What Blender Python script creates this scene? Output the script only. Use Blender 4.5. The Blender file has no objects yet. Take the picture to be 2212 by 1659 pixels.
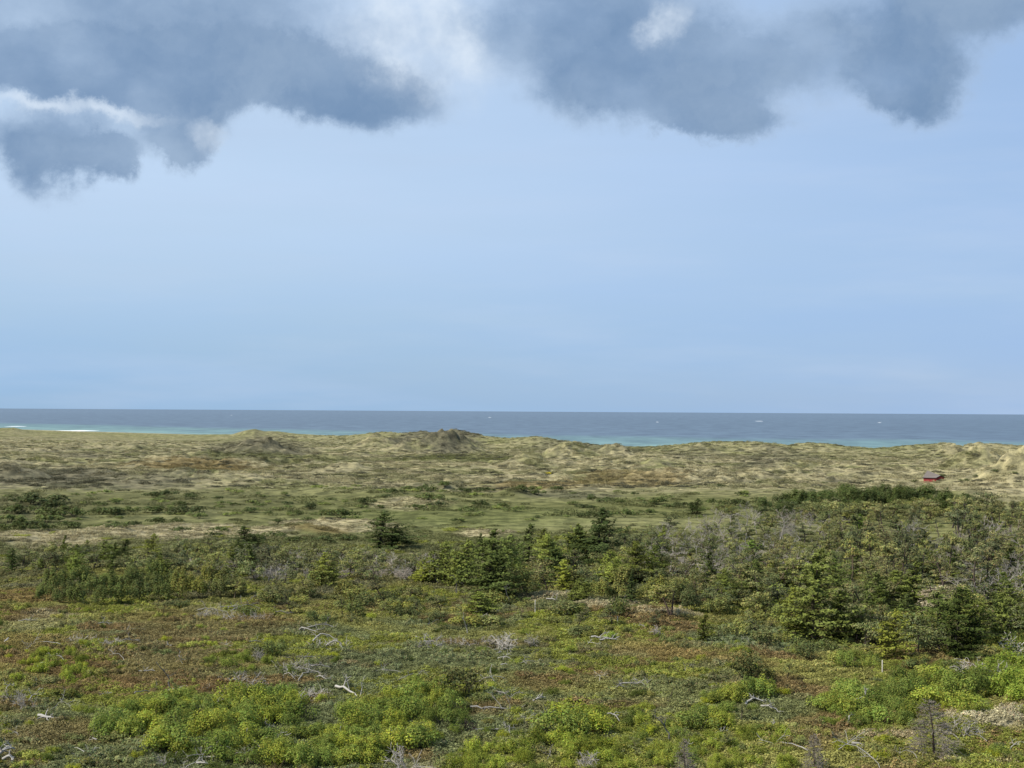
import bpy, math, random
import numpy as np
from mathutils import Matrix, Vector

# ------------------------------------------------------------------ camera, world, sun
S = bpy.context.scene
COL = S.collection
RNG = np.random.default_rng(7)
random.seed(7)
F = 1487.0                        # focal length in pixels of a 1024 wide picture
CAMZ = 30.0
K = 1024 / 2212.0                 # the positions below were read off a 2212 wide view of the photograph
PITCH, ROLL = math.atan((412.0 - 1.5 - 384) / F), 0.0059
fw = np.array([0, math.cos(PITCH), math.sin(PITCH)])
r0 = np.array([1.0, 0, 0]); u0 = np.array([0, -math.sin(PITCH), math.cos(PITCH)])
rt = r0 * math.cos(ROLL) + u0 * math.sin(ROLL)
up = -r0 * math.sin(ROLL) + u0 * math.cos(ROLL)
cam_d = bpy.data.cameras.new('camera'); cam = bpy.data.objects.new('camera', cam_d); COL.objects.link(cam)
cam.matrix_world = Matrix(((rt[0], up[0], -fw[0], 0), (rt[1], up[1], -fw[1], 0), (rt[2], up[2], -fw[2], CAMZ), (0, 0, 0, 1)))
cam_d.sensor_width = 36; cam_d.lens = 36 * F / 1024
cam_d.clip_start = 0.5; cam_d.clip_end = 120000
S.camera = cam
S.view_settings.view_transform = 'Standard'; S.view_settings.look = 'None'
S.view_settings.exposure = 0.2; S.view_settings.gamma = 1.0
S.render.engine = 'CYCLES'
S.cycles.max_bounces = 4; S.cycles.diffuse_bounces = 2; S.cycles.glossy_bounces = 1
S.cycles.transmission_bounces = 2; S.cycles.transparent_max_bounces = 4
S.cycles.use_denoising = True
S.cycles.use_adaptive_sampling = True; S.cycles.adaptive_threshold = 0.02

SUN_EL = math.radians(46); sx, sy = -0.93, -0.36
n_ = math.hypot(sx, sy); sx /= n_; sy /= n_
sun_d = bpy.data.lights.new('sun', 'SUN'); sun_d.energy = 5.0; sun_d.angle = math.radians(0.6); sun_d.color = (1.0, 0.94, 0.84)
sun = bpy.data.objects.new('sun', sun_d); COL.objects.link(sun)
sv = Vector((sx * math.cos(SUN_EL), sy * math.cos(SUN_EL), math.sin(SUN_EL)))
sun.rotation_euler = sv.to_track_quat('Z', 'Y').to_euler(); sun.location = (0, 0, 200)

class NT:
    """small node-tree helper"""
    def __init__(s, nt): s.nt = nt; s.n = nt.nodes; s.l = nt.links
    def add(s, t, **kw):
        n = s.n.new(t)
        for k, v in kw.items(): setattr(n, k, v)
        return n
    def put(s, sock, v):
        if hasattr(v, 'is_output'): s.l.new(v, sock)
        elif isinstance(v, (tuple, list)) and len(v) == 3 and sock.type == 'RGBA': sock.default_value = (*v, 1)
        else: sock.default_value = v
    def math(s, op, a, b=0.0, c=0.0, clamp=False):
        n = s.add('ShaderNodeMath', operation=op, use_clamp=clamp)
        s.put(n.inputs[0], a); s.put(n.inputs[1], b)
        if op in ('MULTIPLY_ADD',): s.put(n.inputs[2], c)
        return n.outputs[0]
    def vec(s, op, a, b=(0, 0, 0)):
        n = s.add('ShaderNodeVectorMath', operation=op); s.put(n.inputs[0], a); s.put(n.inputs[1], b)
        return n.outputs['Value'] if op in ('LENGTH', 'DOT_PRODUCT') else n.outputs[0]
    def rng(s, v, a, b, c=0.0, d=1.0, kind='SMOOTHSTEP'):
        n = s.add('ShaderNodeMapRange', interpolation_type=kind)
        for i, q in enumerate((v, a, b, c, d)): s.put(n.inputs[i], q)
        return n.outputs[0]
    def mix(s, f, a, b, blend='MIX'):
        n = s.add('ShaderNodeMix', data_type='RGBA', blend_type=blend)
        s.put(n.inputs[0], f); s.put(n.inputs[6], a); s.put(n.inputs[7], b)
        return n.outputs[2]
    def noise(s, v, scale, detail=3, rough=0.55, out=0, dist=0.0):
        n = s.add('ShaderNodeTexNoise'); s.put(n.inputs['Vector'], v)
        n.inputs['Scale'].default_value = scale; n.inputs['Detail'].default_value = detail
        n.inputs['Roughness'].default_value = rough; n.inputs['Distortion'].default_value = dist
        return n.outputs[out]
    def comb(s, x, y, z=0.0):
        n = s.add('ShaderNodeCombineXYZ'); s.put(n.inputs[0], x); s.put(n.inputs[1], y); s.put(n.inputs[2], z)
        return n.outputs[0]
    def sep(s, v):
        n = s.add('ShaderNodeSeparateXYZ'); s.put(n.inputs[0], v); return n.outputs

def build_world():
    w = bpy.data.worlds.new('World'); S.world = w; w.use_nodes = True
    T = NT(w.node_tree); T.n.clear()
    out = T.add('ShaderNodeOutputWorld'); bg = T.add('ShaderNodeBackground'); T.l.new(bg.outputs[0], out.inputs[0])
    STR = 0.1; bg.inputs[1].default_value = STR
    sky = T.add('ShaderNodeTexSky', sky_type='NISHITA', sun_disc=False)
    sky.sun_elevation = SUN_EL; sky.sun_rotation = math.atan2(sx, sy)
    sky.air_density = 1.0; sky.dust_density = 0.6; sky.ozone_density = 1.5; sky.altitude = 0
    tc = T.add('ShaderNodeTexCoord'); d = tc.outputs['Generated']
    X, Y, Z = T.sep(d)
    az = T.math('ARCTAN2', X, Y); el = T.math('ARCSINE', Z)
    ce = T.comb(az, el)                                   # azimuth and elevation of the sky, radians
    # thin high veil over the clear sky
    veil = T.mix(T.rng(el, 0.0, 0.15), (2.75, 4.45, 6.7), (4.75, 6.15, 8.1))
    veil = T.mix(T.rng(az, -0.25, 0.55), veil, (2.95, 4.45, 7.1))
    streak = T.noise(T.vec('MULTIPLY', ce, (1.6, 11.0, 1)), 1.6, 4, 0.5)
    veil = T.mix(T.math('MULTIPLY', T.rng(T.noise(T.vec('MULTIPLY', ce, (2.2, 14.0, 1)), 2.0, 4, .55), .42, .70), .28), veil, (4.7, 5.8, 7.6))
    vf = T.rng(streak, 0.25, 0.75, 0.80, 0.97)
    base = T.mix(vf, sky.outputs[0], veil)
    # ragged cloud decks; the coordinates are bent by noise so that edges fray
    n1 = T.noise(d, 9.0, 4, 0.55, out=1); n2 = T.noise(d, 30.0, 8, 0.68, out=1)
    wp = T.vec('ADD', T.vec('MULTIPLY', T.vec('SUBTRACT', n1, (.5, .5, .5)), (.06, .04, 0)),
               T.vec('MULTIPLY', T.vec('SUBTRACT', n2, (.5, .5, .5)), (.042, .036, 0)))
    cw = T.vec('ADD', ce, wp)
    def ell(dx, dy, rx, ry, soft=0.55, ang=0.0):
        a0, e0 = math.atan((dx - 1106) / 3212), (890 - dy) / 3212
        v = T.vec('SUBTRACT', cw, (a0, e0, 0))
        if ang:
            c, s_ = math.cos(ang), math.sin(ang)
            v = T.comb(T.vec('DOT_PRODUCT', v, (c, s_, 0)), T.vec('DOT_PRODUCT', v, (-s_, c, 0)))
        v = T.vec('MULTIPLY', v, (3212 / rx, 3212 / ry, 0))
        return T.rng(T.vec('LENGTH', v), 1.35 + soft * .3, .75 - soft * .6)
    def mx(lst):
        o = lst[0]
        for q in lst[1:]: o = T.math('ADD', o, q)
        return T.math('MINIMUM', o, 1.15)
    dark = mx([ell(330, 110, 640, 165, .9, -0.05), ell(680, 205, 290, 66, .8, -.13), ell(250, 200, 330, 80, .8), ell(385, 300, 100, 90, .8), ell(395, 345, 60, 75, .6),
               ell(110, 350, 210, 62, 1.0), ell(80, 425, 70, 60, 1.0), ell(215, 390, 50, 45, 1.0),
               ell(1270, 80, 270, 135, .9), ell(1420, 205, 240, 85, .8, .1), ell(1780, 130, 360, 120, .9), ell(1980, 200, 115, 85, .7),
               ell(2190, 40, 210, 75, .8), ell(1570, 275, 130, 38, .9), ell(1700, -120, 1100, 110, .8), ell(200, -120, 700, 110, .8)])
    frag = T.math('MULTIPLY', T.math('SUBTRACT', T.noise(T.vec('MULTIPLY', d, (1, 1, 1.5)), 10.0, 9, 0.52), .5), 1.35)
    dark = T.rng(T.math('ADD', dark, frag), .10, 1.5)
    gen = T.rng(T.noise(T.vec('MULTIPLY', d, (1, 1, 2.2)), 2.6, 5, 0.55), 0.46, 0.62)
    wout = T.math('MAXIMUM', T.rng(T.math('ABSOLUTE', az), 0.36, 0.5), T.rng(el, 0.27, 0.36))
    wout = T.math('MULTIPLY', wout, T.rng(el, 0.10, 0.22))
    dens = T.math('ADD', T.math('MULTIPLY', dark, T.math('SUBTRACT', 1.0, wout)), T.math('MULTIPLY', gen, wout), clamp=True)
    tone = T.noise(T.vec('ADD', d, T.vec('MULTIPLY', wp, (1.4, 1.4, 1.4))), 7.0, 5, 0.62)
    ccol = T.mix(T.rng(tone, 0.32, 0.70), (1.42, 2.38, 3.95), (2.5, 3.5, 4.95))
    rim = T.mix(T.math('MULTIPLY', T.rng(dens, 0.0, .45), .22), base, (4.9, 5.9, 7.1))
    c1 = T.mix(T.math('MULTIPLY', T.rng(dens, .0, 1.0), 0.97), rim, ccol)
    bright = mx([ell(880, 50, 120, 120, .8, -0.5), ell(930, 140, 110, 80, .9, -.5), ell(120, 280, 190, 16, .98, -.10), ell(440, 328, 40, 30, .9),
                 ell(1430, 70, 50, 30, .98, .7)])
    bt = T.noise(d, 26.0, 4, 0.6)
    bf = T.math('MULTIPLY', bright, T.rng(bt, 0.3, 0.65, 0.3, 0.95))
    bf = T.math('MULTIPLY', bf, T.math('SUBTRACT', 1.0, wout))
    c2 = T.mix(T.math('MULTIPLY', bf, .85), c1, (6.2, 7.1, 8.2))
    T.l.new(c2, bg.inputs[0])
build_world()

# ------------------------------------------------------------------ noise and projection helpers
def _hash(ix, iy, seed):
    h = (ix.astype(np.int64) * 374761393 + iy.astype(np.int64) * 668265263 + seed * 1442695041) & 0x7fffffff
    h = ((h ^ (h >> 13)) * 1274126177) & 0x7fffffff
    return (h ^ (h >> 16)) & 0xffff
def perlin(x, y, seed=0):
    x = np.asarray(x, float); y = np.asarray(y, float)
    ix = np.floor(x); iy = np.floor(y); fx = x - ix; fy = y - iy
    u = fx * fx * fx * (fx * (fx * 6 - 15) + 10); v = fy * fy * fy * (fy * (fy * 6 - 15) + 10)
    def g(ox, oy):
        a = _hash(ix + ox, iy + oy, seed) * (2 * math.pi / 65536)
        return np.cos(a) * (fx - ox) + np.sin(a) * (fy - oy)
    a = g(0, 0) * (1 - u) + g(1, 0) * u; b = g(0, 1) * (1 - u) + g(1, 1) * u
    return (a * (1 - v) + b * v) * 1.5
def fbm(x, y, wl, oct=3, seed=0, gain=0.5):
    o = 0; a = 1; t = 0
    for i in range(oct):
        o = o + a * perlin(x / wl * 2 ** i + 17.3 * i, y / wl * 2 ** i - 9.1 * i, seed + i); t += a; a *= gain
    return o / t
def sstep(a, b, x):
    t = np.clip((np.asarray(x, float) - a) / (b - a), 0, 1); return t * t * (3 - 2 * t)
def ray(dx, dy):
    px, py = dx * K, dy * K
    return fw + rt * (px - 512) / F + up * (384 - py) / F
def proj(x, y, z):
    """world point -> position in the 2212 wide view"""
    q = np.stack([x, y, np.asarray(z) - CAMZ + 0 * x], -1)
    dd = np.maximum(q @ fw, 1e-3)
    return (512 + F * (q @ rt) / dd) / K, (384 - F * (q @ up) / dd) / K
def flat_hit(dx, dy, z=0.0):
    r = ray(dx, dy); t = (z - CAMZ) / r[2]
    return r[0] * t, r[1] * t

# ------------------------------------------------------------------ terrain
def shore_y(x):
    x = np.asarray(x, float)
    return np.where(x < 131, 1736 - 1.04 * x, np.where(x < 500, 1600 - .41 * (x - 131), 1449 - .12 * (x - 500)))
def plain(y): return -8 * sstep(500, 2000, y)
CREST = [(-300, 938), (-60, 932), (0, 925), (30, 924), (60, 932), (75, 936), (200, 938.5), (400, 939.5), (500, 939), (530, 930), (550, 927), (572, 932), (600, 932), (640, 938), (740, 942), (780, 938),
         (830, 933), (870, 936), (915, 931), (935, 936), (985, 927), (1000, 931), (1050, 943), (1100, 947), (1160, 943), (1190, 949), (1250, 957), (1300, 964),
         (1370, 969), (1400, 968), (1480, 960), (1520, 955), (1630, 955), (1700, 962), (1750, 957), (1800, 961), (1850, 968), (1890, 970), (1950, 965),
         (2000, 960), (2050, 957), (2080, 965), (2110, 956), (2140, 959), (2212, 965), (2400, 960), (2700, 965)]
_ct, _cz = [], []
for dx, dy in CREST:
    r = ray(dx, dy); ta = r[0] / r[1]
    ys = np.linspace(600, 3500, 2901); tt = (shore_y(ta * ys) - ys) * .72
    y0 = ys[np.argmin(np.abs(tt - 160))]
    _ct.append(ta); _cz.append(CAMZ + r[2] / r[1] * y0)
_ct, _cz = np.array(_ct), np.array(_cz)
HILLS = []
for dx, by, ty, hw, asp in [(965, 974, 930, 70, .8), (880, 974, 957, 42, 1.), (560, 987, 949, 90, .9), (450, 992, 974, 50, 1.2), (1230, 994, 960, 66, 1.2), (1140, 1000, 972, 55, 1.2),
                            (1330, 987, 965, 50, 1.), (820, 968, 942, 62, 1.3), (40, 1032, 1008, 75, 1.2), (200, 1022, 1006, 80, 1.3), (300, 1002, 990, 40, 1.),
                            (430, 1030, 1018, 60, 1.3), (280, 964, 955, 34, 1.), (2110, 1012, 960, 80, 1.1), (2230, 1042, 972, 100, 1.2), (2060, 987, 962, 46, 1.), (1700, 1002, 987, 60, 1.4), (750, 1008, 990, 60, 1.3),
                            (950, 1053, 1037, 46, 1.2), (1110, 1070, 1055, 46, 1.2), (1650, 977, 958, 70, 1.), (1520, 977, 957, 60, 1.), (1420, 1000, 990, 50, 1.), (1850, 1010, 998, 60, 1.3),
                            (1560, 1030, 1022, 70, 1.4), (640, 1040, 1032, 60, 1.4), (2080, 1075, 1058, 80, 1.), (1950, 1100, 1078, 170, .5), (2150, 1120, 1095, 120, .5), (2010, 1300, 1272, 36, 1.2), (2040, 1470, 1452, 26, .8)]:
    x, y = flat_hit(dx, by, -3 if by < 1000 else 0)
    y = min(y, 2300); D = math.hypot(x, y); s = K * D / F
    HILLS.append((x, y, (by - ty) * s, hw * s, hw * s * asp))
RIDGES = []
for pts, h, wd in [([(-40, 1188), (60, 1170), (160, 1165), (300, 1150), (430, 1140), (560, 1134)], 1.6, 9), ([(640, 1150), (720, 1134), (860, 1143)], 1.6, 8),
                   ([(870, 1085), (950, 1096), (1010, 1092)], 1.2, 9), ([(1000, 1150), (1090, 1157)], 1.0, 6), ([(1110, 1300), (1180, 1292), (1280, 1320), (1420, 1338)], .7, 5),
                   ([(700, 1060), (830, 1075), (1000, 1072)], 1.3, 12), ([(0, 1090), (200, 1095), (420, 1110)], 1.0, 10), ([(2060, 1580), (2160, 1560), (2300, 1545)], 1.0, 4)]:
    RIDGES.append(([flat_hit(*p) for p in pts], h, wd))
def H(x, y):
    x = np.asarray(x, float); y = np.asarray(y, float)
    z = plain(y)
    az = np.arctan2(x, np.maximum(y, 1.0))
    # near heath: soft undulation and small mounds
    near = sstep(40, 110, np.hypot(x, y))
    z = z + near * (0.9 * fbm(x, y, 46, 2, 3) + 0.22 * fbm(x, y, 6.5, 2, 5)) * (1 - sstep(420, 620, y))
    t = (shore_y(x) - y) * .72                       # metres inland of the water line
    # dune field
    a = sstep(430, 700, y) * sstep(120, 620, t + 0 * x)
    lump = sstep(-.15, .35, fbm(x, y, 170, 2, 11))
    big = fbm(x, y, 90, 3, 21)
    hm = 1 - np.abs(fbm(x, y, 30, 3, 31)) * 2.4
    hm2 = 1 - np.abs(fbm(x, y, 12, 3, 41)) * 2.2
    z = z + a * (2.4 * big + lump * (2.6 * hm + 1.7 * hm2) + .6 * hm2 - 2.0)
    for hx, hy, hh, rx, ry in HILLS:
        q = ((x - hx) / rx) ** 2 + ((y - hy) / ry) ** 2
        m = q < 9
        if m.any(): z = z + np.where(m, hh * 1.05 * np.exp(-q * 1.3) * (1 + .35 * fbm(x, y, max(6, rx * .35), 2, 51)), 0)
    for pts, h, wd in RIDGES:
        dmin = np.full(x.shape, 1e9)
        for (ax, ay), (bx, by) in zip(pts[:-1], pts[1:]):
            ux, uy = bx - ax, by - ay
            s = np.clip(((x - ax) * ux + (y - ay) * uy) / (ux * ux + uy * uy), 0, 1)
            dmin = np.minimum(dmin, np.hypot(x - ax - s * ux, y - ay - s * uy))
        z = z + h * np.exp(-(dmin / wd) ** 2) * (1 + .5 * fbm(x, y, 14, 2, 61))
    # coastal ridge, beach and sea bed
    ta = x / np.maximum(y, 1.0)
    cz = np.interp(ta, _ct, _cz) + .9 * fbm(x, y, 22, 2, 71)
    k = np.exp(-((t - 160) / 75) ** 2) * (y > 300)
    z = z * (1 - k) + cz * k
    low = -10 + np.clip(t, -120, 75) * .055
    z = np.where(y > 300, low + (z - low) * sstep(35, 115, t), z)
    # keep the fore dunes under the sight line to the crest where the sea is seen over them
    return z
def ground(dx, dy):
    """point of the ground seen at a position of the 2212 wide view"""
    r = ray(dx, dy)
    ts = np.concatenate([np.linspace(60, 700, 1600), np.linspace(700, 2600, 1600)]) / r[1]
    px, py, pz = r[0] * ts, r[1] * ts, CAMZ + r[2] * ts
    d_ = pz - H(px, py); i = np.argmax(d_ < 0)
    if d_[i] >= 0: i = len(ts) - 1
    return float(px[i]), float(py[i]), float(H(px[i:i + 1], py[i:i + 1])[0])
def m_per(y): return K * y / F            # metres per view pixel at a distance

# cover colours (albedo)
C = {k: np.array(v) for k, v in dict(
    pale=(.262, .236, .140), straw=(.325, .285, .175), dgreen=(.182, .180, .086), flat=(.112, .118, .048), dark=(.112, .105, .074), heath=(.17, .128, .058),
    rust=(.19, .128, .058), grey=(.138, .152, .072), olive=(.215, .205, .066), sand=(.50, .43, .31), green=(.115, .135, .05), scrub=(.125, .12, .066), teal=(.15, .18, .09)).items()}
SPOTS = [  # dx, dy, rx, ry, colour, strength  (kinds of ground cover by place; dark ones at far left are painted cloud shadow)
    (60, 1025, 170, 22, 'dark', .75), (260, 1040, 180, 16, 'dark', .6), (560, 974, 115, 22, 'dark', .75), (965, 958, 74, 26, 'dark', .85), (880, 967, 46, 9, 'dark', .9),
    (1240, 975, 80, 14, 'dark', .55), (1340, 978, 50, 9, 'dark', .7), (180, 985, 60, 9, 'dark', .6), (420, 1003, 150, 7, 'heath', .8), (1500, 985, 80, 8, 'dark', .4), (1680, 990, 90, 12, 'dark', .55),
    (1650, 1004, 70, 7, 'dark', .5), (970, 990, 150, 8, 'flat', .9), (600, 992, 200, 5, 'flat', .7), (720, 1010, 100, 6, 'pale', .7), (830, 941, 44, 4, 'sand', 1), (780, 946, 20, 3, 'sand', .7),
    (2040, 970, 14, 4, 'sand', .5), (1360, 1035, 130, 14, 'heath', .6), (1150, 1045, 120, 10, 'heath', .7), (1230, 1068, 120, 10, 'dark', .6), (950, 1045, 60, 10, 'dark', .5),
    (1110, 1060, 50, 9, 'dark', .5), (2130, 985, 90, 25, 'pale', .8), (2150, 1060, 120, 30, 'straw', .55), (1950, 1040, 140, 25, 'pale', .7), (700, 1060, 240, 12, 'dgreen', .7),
    (280, 1156, 330, 13, 'straw', 1), (80, 1172, 130, 14, 'straw', 1), (740, 1139, 130, 10, 'straw', 1), (900, 1092, 90, 9, 'straw', .8), (1050, 1155, 60, 6, 'straw', .9), (700, 1150, 60, 6, 'heath', .7),
    (330, 1085, 330, 22, 'scrub', .35), (60, 1100, 110, 30, 'scrub', .6), (1000, 1120, 330, 25, 'green', .35), (1480, 1100, 220, 20, 'flat', .7),
    (2022, 1285, 26, 22, 'sand', .9), (1990, 1308, 20, 14, 'sand', .7), (1840, 1262, 16, 6, 'sand', .6), (1180, 1296, 60, 7, 'straw', .8), (1300, 1322, 90, 6, 'straw', .8), (1440, 1336, 80, 5, 'straw', .8),
    (2040, 1452, 26, 8, 'straw', .8), (1160, 1325, 60, 8, 'rust', .5), (120, 1330, 60, 12, 'pale', .6), (60, 1350, 70, 14, 'pale', .4),
    (250, 1420, 330, 55, 'rust', .5), (330, 1490, 200, 30, 'rust', .7), (60, 1290, 110, 14, 'rust', .7), (440, 1360, 200, 40, 'heath', .6), (880, 1300, 130, 16, 'olive', .5),
    (120, 1590, 130, 25, 'heath', .7), (40, 1640, 90, 25, 'heath', .5), (1350, 1430, 190, 38, 'rust', .7), (1190, 1480, 90, 16, 'rust', .5), (1600, 1440, 60, 14, 'rust', .6),
    (1600, 1380, 160, 26, 'teal', .9), (1720, 1400, 80, 20, 'teal', .7), (1100, 1420, 260, 34, 'grey', .8), (900, 1440, 120, 30, 'grey', .5), (1150, 1560, 180, 34, 'grey', .85), (1500, 1480, 160, 40, 'grey', .7), (1650, 1530, 130, 30, 'grey', .8),
    (2150, 1562, 100, 22, 'straw', 1.2), (2190, 1610, 70, 26, 'rust', .9), (1900, 1590, 140, 12, 'straw', .45), (1760, 1600, 60, 16, 'rust', .5), (2120, 1640, 60, 10, 'pale', .5), (930, 1655, 60, 10, 'straw', .5),
    (1190, 1570, 80, 7, 'straw', .35), (700, 1440, 70, 30, 'dark', .35), (500, 1318, 90, 12, 'pale', .35)]
def cover(x, y, fine=True):
    x = np.asarray(x, float); y = np.asarray(y, float)
    vx, vy = proj(x, np.maximum(y, 5), plain(y))
    vx = vx + 26 * fbm(x, y, 30, 2, 81); wob = fbm(x, y, 40, 3, 83)
    vy2 = vy + 10 * wob * np.clip((vy - 900) / 300, .2, 2)
    n1 = fbm(x, y, 60, 3, 91); n2 = fbm(x, y, 14, 3, 93); n3 = fbm(x, y, 4.0, 2, 95)
    def lerp(a, b, f): return a + (b - a) * np.asarray(f)[..., None]
    # dunes
    c = lerp(np.broadcast_to(C['pale'], x.shape + (3,)), C['dgreen'], sstep(-.25, .35, n1))
    hum = 1 - np.abs(fbm(x, y, 30, 3, 31)) * 2.4; hum2 = 1 - np.abs(fbm(x, y, 12, 2, 41)) * 2.2
    c = lerp(c, C['dgreen'] * .8, .7 * sstep(.55, .1, hum))
    c = lerp(c, C['dark'], .85 * sstep(.05, .3, n2 + .35 * fbm(x, y, 130, 2, 97)) * sstep(.9, .5, hum2))
    c = lerp(c, C['straw'], .7 * sstep(.6, .95, .5 * hum + .5 * hum2 - .3 * n2))
    sea_side = 1 - sstep(60, 420, (shore_y(x) - y) * .72)
    c = lerp(c, C['dgreen'] * 1.15, .55 * sea_side)
    # green flats
    fl = sstep(1045, 1075, vy2) * (1 - sstep(1180, 1230, vy2))
    c = lerp(c, lerp(np.broadcast_to(C['flat'], x.shape + (3,)), C['dgreen'], sstep(-.1, .5, n1) * .8), .9 * fl)
    # scrub under the trees, heath in front
    sc = sstep(1190, 1240, vy2)
    c = lerp(c, lerp(np.broadcast_to(C['olive'] * .85, x.shape + (3,)), C['scrub'], sstep(-.3, .3, n2)), sc)
    he = sstep(1285, 1330, vy2)
    hc = lerp(np.broadcast_to(C['olive'], x.shape + (3,)), C['grey'], sstep(-.2, .25, n1 + .4 * n2))
    hc = lerp(hc, C['heath'], sstep(.05, .3, n2 - .4 * n1))
    c = lerp(c, hc, he)
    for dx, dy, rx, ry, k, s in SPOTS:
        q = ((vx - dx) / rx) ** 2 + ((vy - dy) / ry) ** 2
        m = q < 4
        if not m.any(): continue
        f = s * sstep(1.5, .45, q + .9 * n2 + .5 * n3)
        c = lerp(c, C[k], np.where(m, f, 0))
    c = lerp(c, C['sand'], sstep(95, 45, (shore_y(x) - y) * .72) * (y > 300))
    if fine: c = c * (1 + .22 * n3 + .15 * n2)[..., None]
    return np.clip(c, .01, .8)

def link(o, parent=None):
    COL.objects.link(o)
    if parent is not None: o.parent = parent
    return o
def tag(o, label=None, cat=None, group=None, kind=None):
    for k, v in (('label', label), ('category', cat), ('group', group), ('kind', kind)):
        if v: o[k] = v
    return o
def mesh_np(name, v, quads=None, tris=None, col=None, smooth=False, mat=None):
    """mesh from numpy arrays; col is per vertex"""
    me = bpy.data.meshes.new(name)
    v = np.asarray(v, np.float32); me.vertices.add(len(v)); me.vertices.foreach_set('co', v.ravel())
    loops, starts, tot = [], [], 0
    for f, n in ((quads, 4), (tris, 3)):
        if f is None or len(f) == 0: continue
        f = np.asarray(f, np.int32); loops.append(f.ravel()); starts.append(tot + np.arange(len(f)) * n); tot += f.size
    loops = np.concatenate(loops); starts = np.concatenate(starts).astype(np.int32)
    me.loops.add(len(loops)); me.loops.foreach_set('vertex_index', loops)
    me.polygons.add(len(starts)); me.polygons.foreach_set('loop_start', starts)
    if smooth: me.polygons.foreach_set('use_smooth', np.ones(len(starts), bool))
    if col is not None:
        a = me.attributes.new('col', 'FLOAT_COLOR', 'POINT')
        c4 = np.ones((len(v), 4), np.float32); c4[:, :3] = col; a.data.foreach_set('color', c4.ravel())
    me.update(calc_edges=True)
    if mat: me.materials.append(mat)
    return me

# ------------------------------------------------------------------ materials
def mat(name):
    m = bpy.data.materials.new(name); m.use_nodes = True; T = NT(m.node_tree); T.n.clear()
    return m, T, T.add('ShaderNodeOutputMaterial')
def attr(T, name, kind='GEOMETRY'):
    n = T.add('ShaderNodeAttribute', attribute_name=name); n.attribute_type = kind; return n.outputs['Color']
def mat_ground():
    m, T, o = mat('ground_cover')
    g = T.add('ShaderNodeNewGeometry'); P = g.outputs['Position']
    c = attr(T, 'col')
    n = T.noise(P, 1.3, 4, .65); n2 = T.noise(P, 0.16, 5, .68)
    c = T.mix(1.0, c, T.mix(n, (.45, .47, .5), (1.55, 1.5, 1.4)), 'MULTIPLY')
    c = T.mix(1.0, c, T.mix(T.rng(n2, .36, .64), (.60, .62, .64), (1.34, 1.33, 1.28)), 'MULTIPLY')
    b = T.add('ShaderNodeBump'); b.inputs['Strength'].default_value = .9; b.inputs['Distance'].default_value = .5
    T.l.new(T.noise(P, .8, 4, .6), b.inputs['Height'])
    d = T.add('ShaderNodeBsdfDiffuse'); T.l.new(c, d.inputs[0]); d.inputs[1].default_value = .6
    T.l.new(b.outputs[0], d.inputs['Normal']); T.l.new(d.outputs[0], o.inputs[0]); return m
def mat_leaf(name, base, vary=.25, trans=.3, inst=False):
    m, T, o = mat(name)
    c = T.mix(1.0, attr(T, 'col'), tuple(base), 'MULTIPLY')
    if inst: c = T.mix(1.0, c, attr(T, 'tint', 'INSTANCER'), 'MULTIPLY')
    else:
        oi = T.add('ShaderNodeObjectInfo'); c = T.mix(1.0, c, oi.outputs['Color'], 'MULTIPLY')
        c = T.mix(1.0, c, T.mix(oi.outputs['Random'], (1 - vary, 1 - vary, 1 - vary * .6), (1 + vary, 1 + vary, 1 + vary * .3)), 'MULTIPLY')
    d = T.add('ShaderNodeBsdfDiffuse'); T.l.new(c, d.inputs[0])
    t = T.add('ShaderNodeBsdfTranslucent'); T.l.new(c, t.inputs[0])
    mx = T.add('ShaderNodeMixShader'); mx.inputs[0].default_value = trans
    T.l.new(d.outputs[0], mx.inputs[1]); T.l.new(t.outputs[0], mx.inputs[2]); T.l.new(mx.outputs[0], o.inputs[0]); return m
def mat_plain(name, a, b, scale=3.0, rough=.9, stretch=(1, 1, 1), spec=.2):
    m, T, o = mat(name)
    tc = T.add('ShaderNodeTexCoord')
    c = T.mix(T.noise(T.vec('MULTIPLY', tc.outputs['Object'], stretch), scale, 4, .6), a, b)
    oi = T.add('ShaderNodeObjectInfo'); c = T.mix(1.0, c, oi.outputs['Color'], 'MULTIPLY')
    p = T.add('ShaderNodeBsdfPrincipled'); T.l.new(c, p.inputs['Base Color']); p.inputs['Roughness'].default_value = rough
    p.inputs['Specular IOR Level'].default_value = spec
    T.l.new(p.outputs[0], o.inputs[0]); return m
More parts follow.
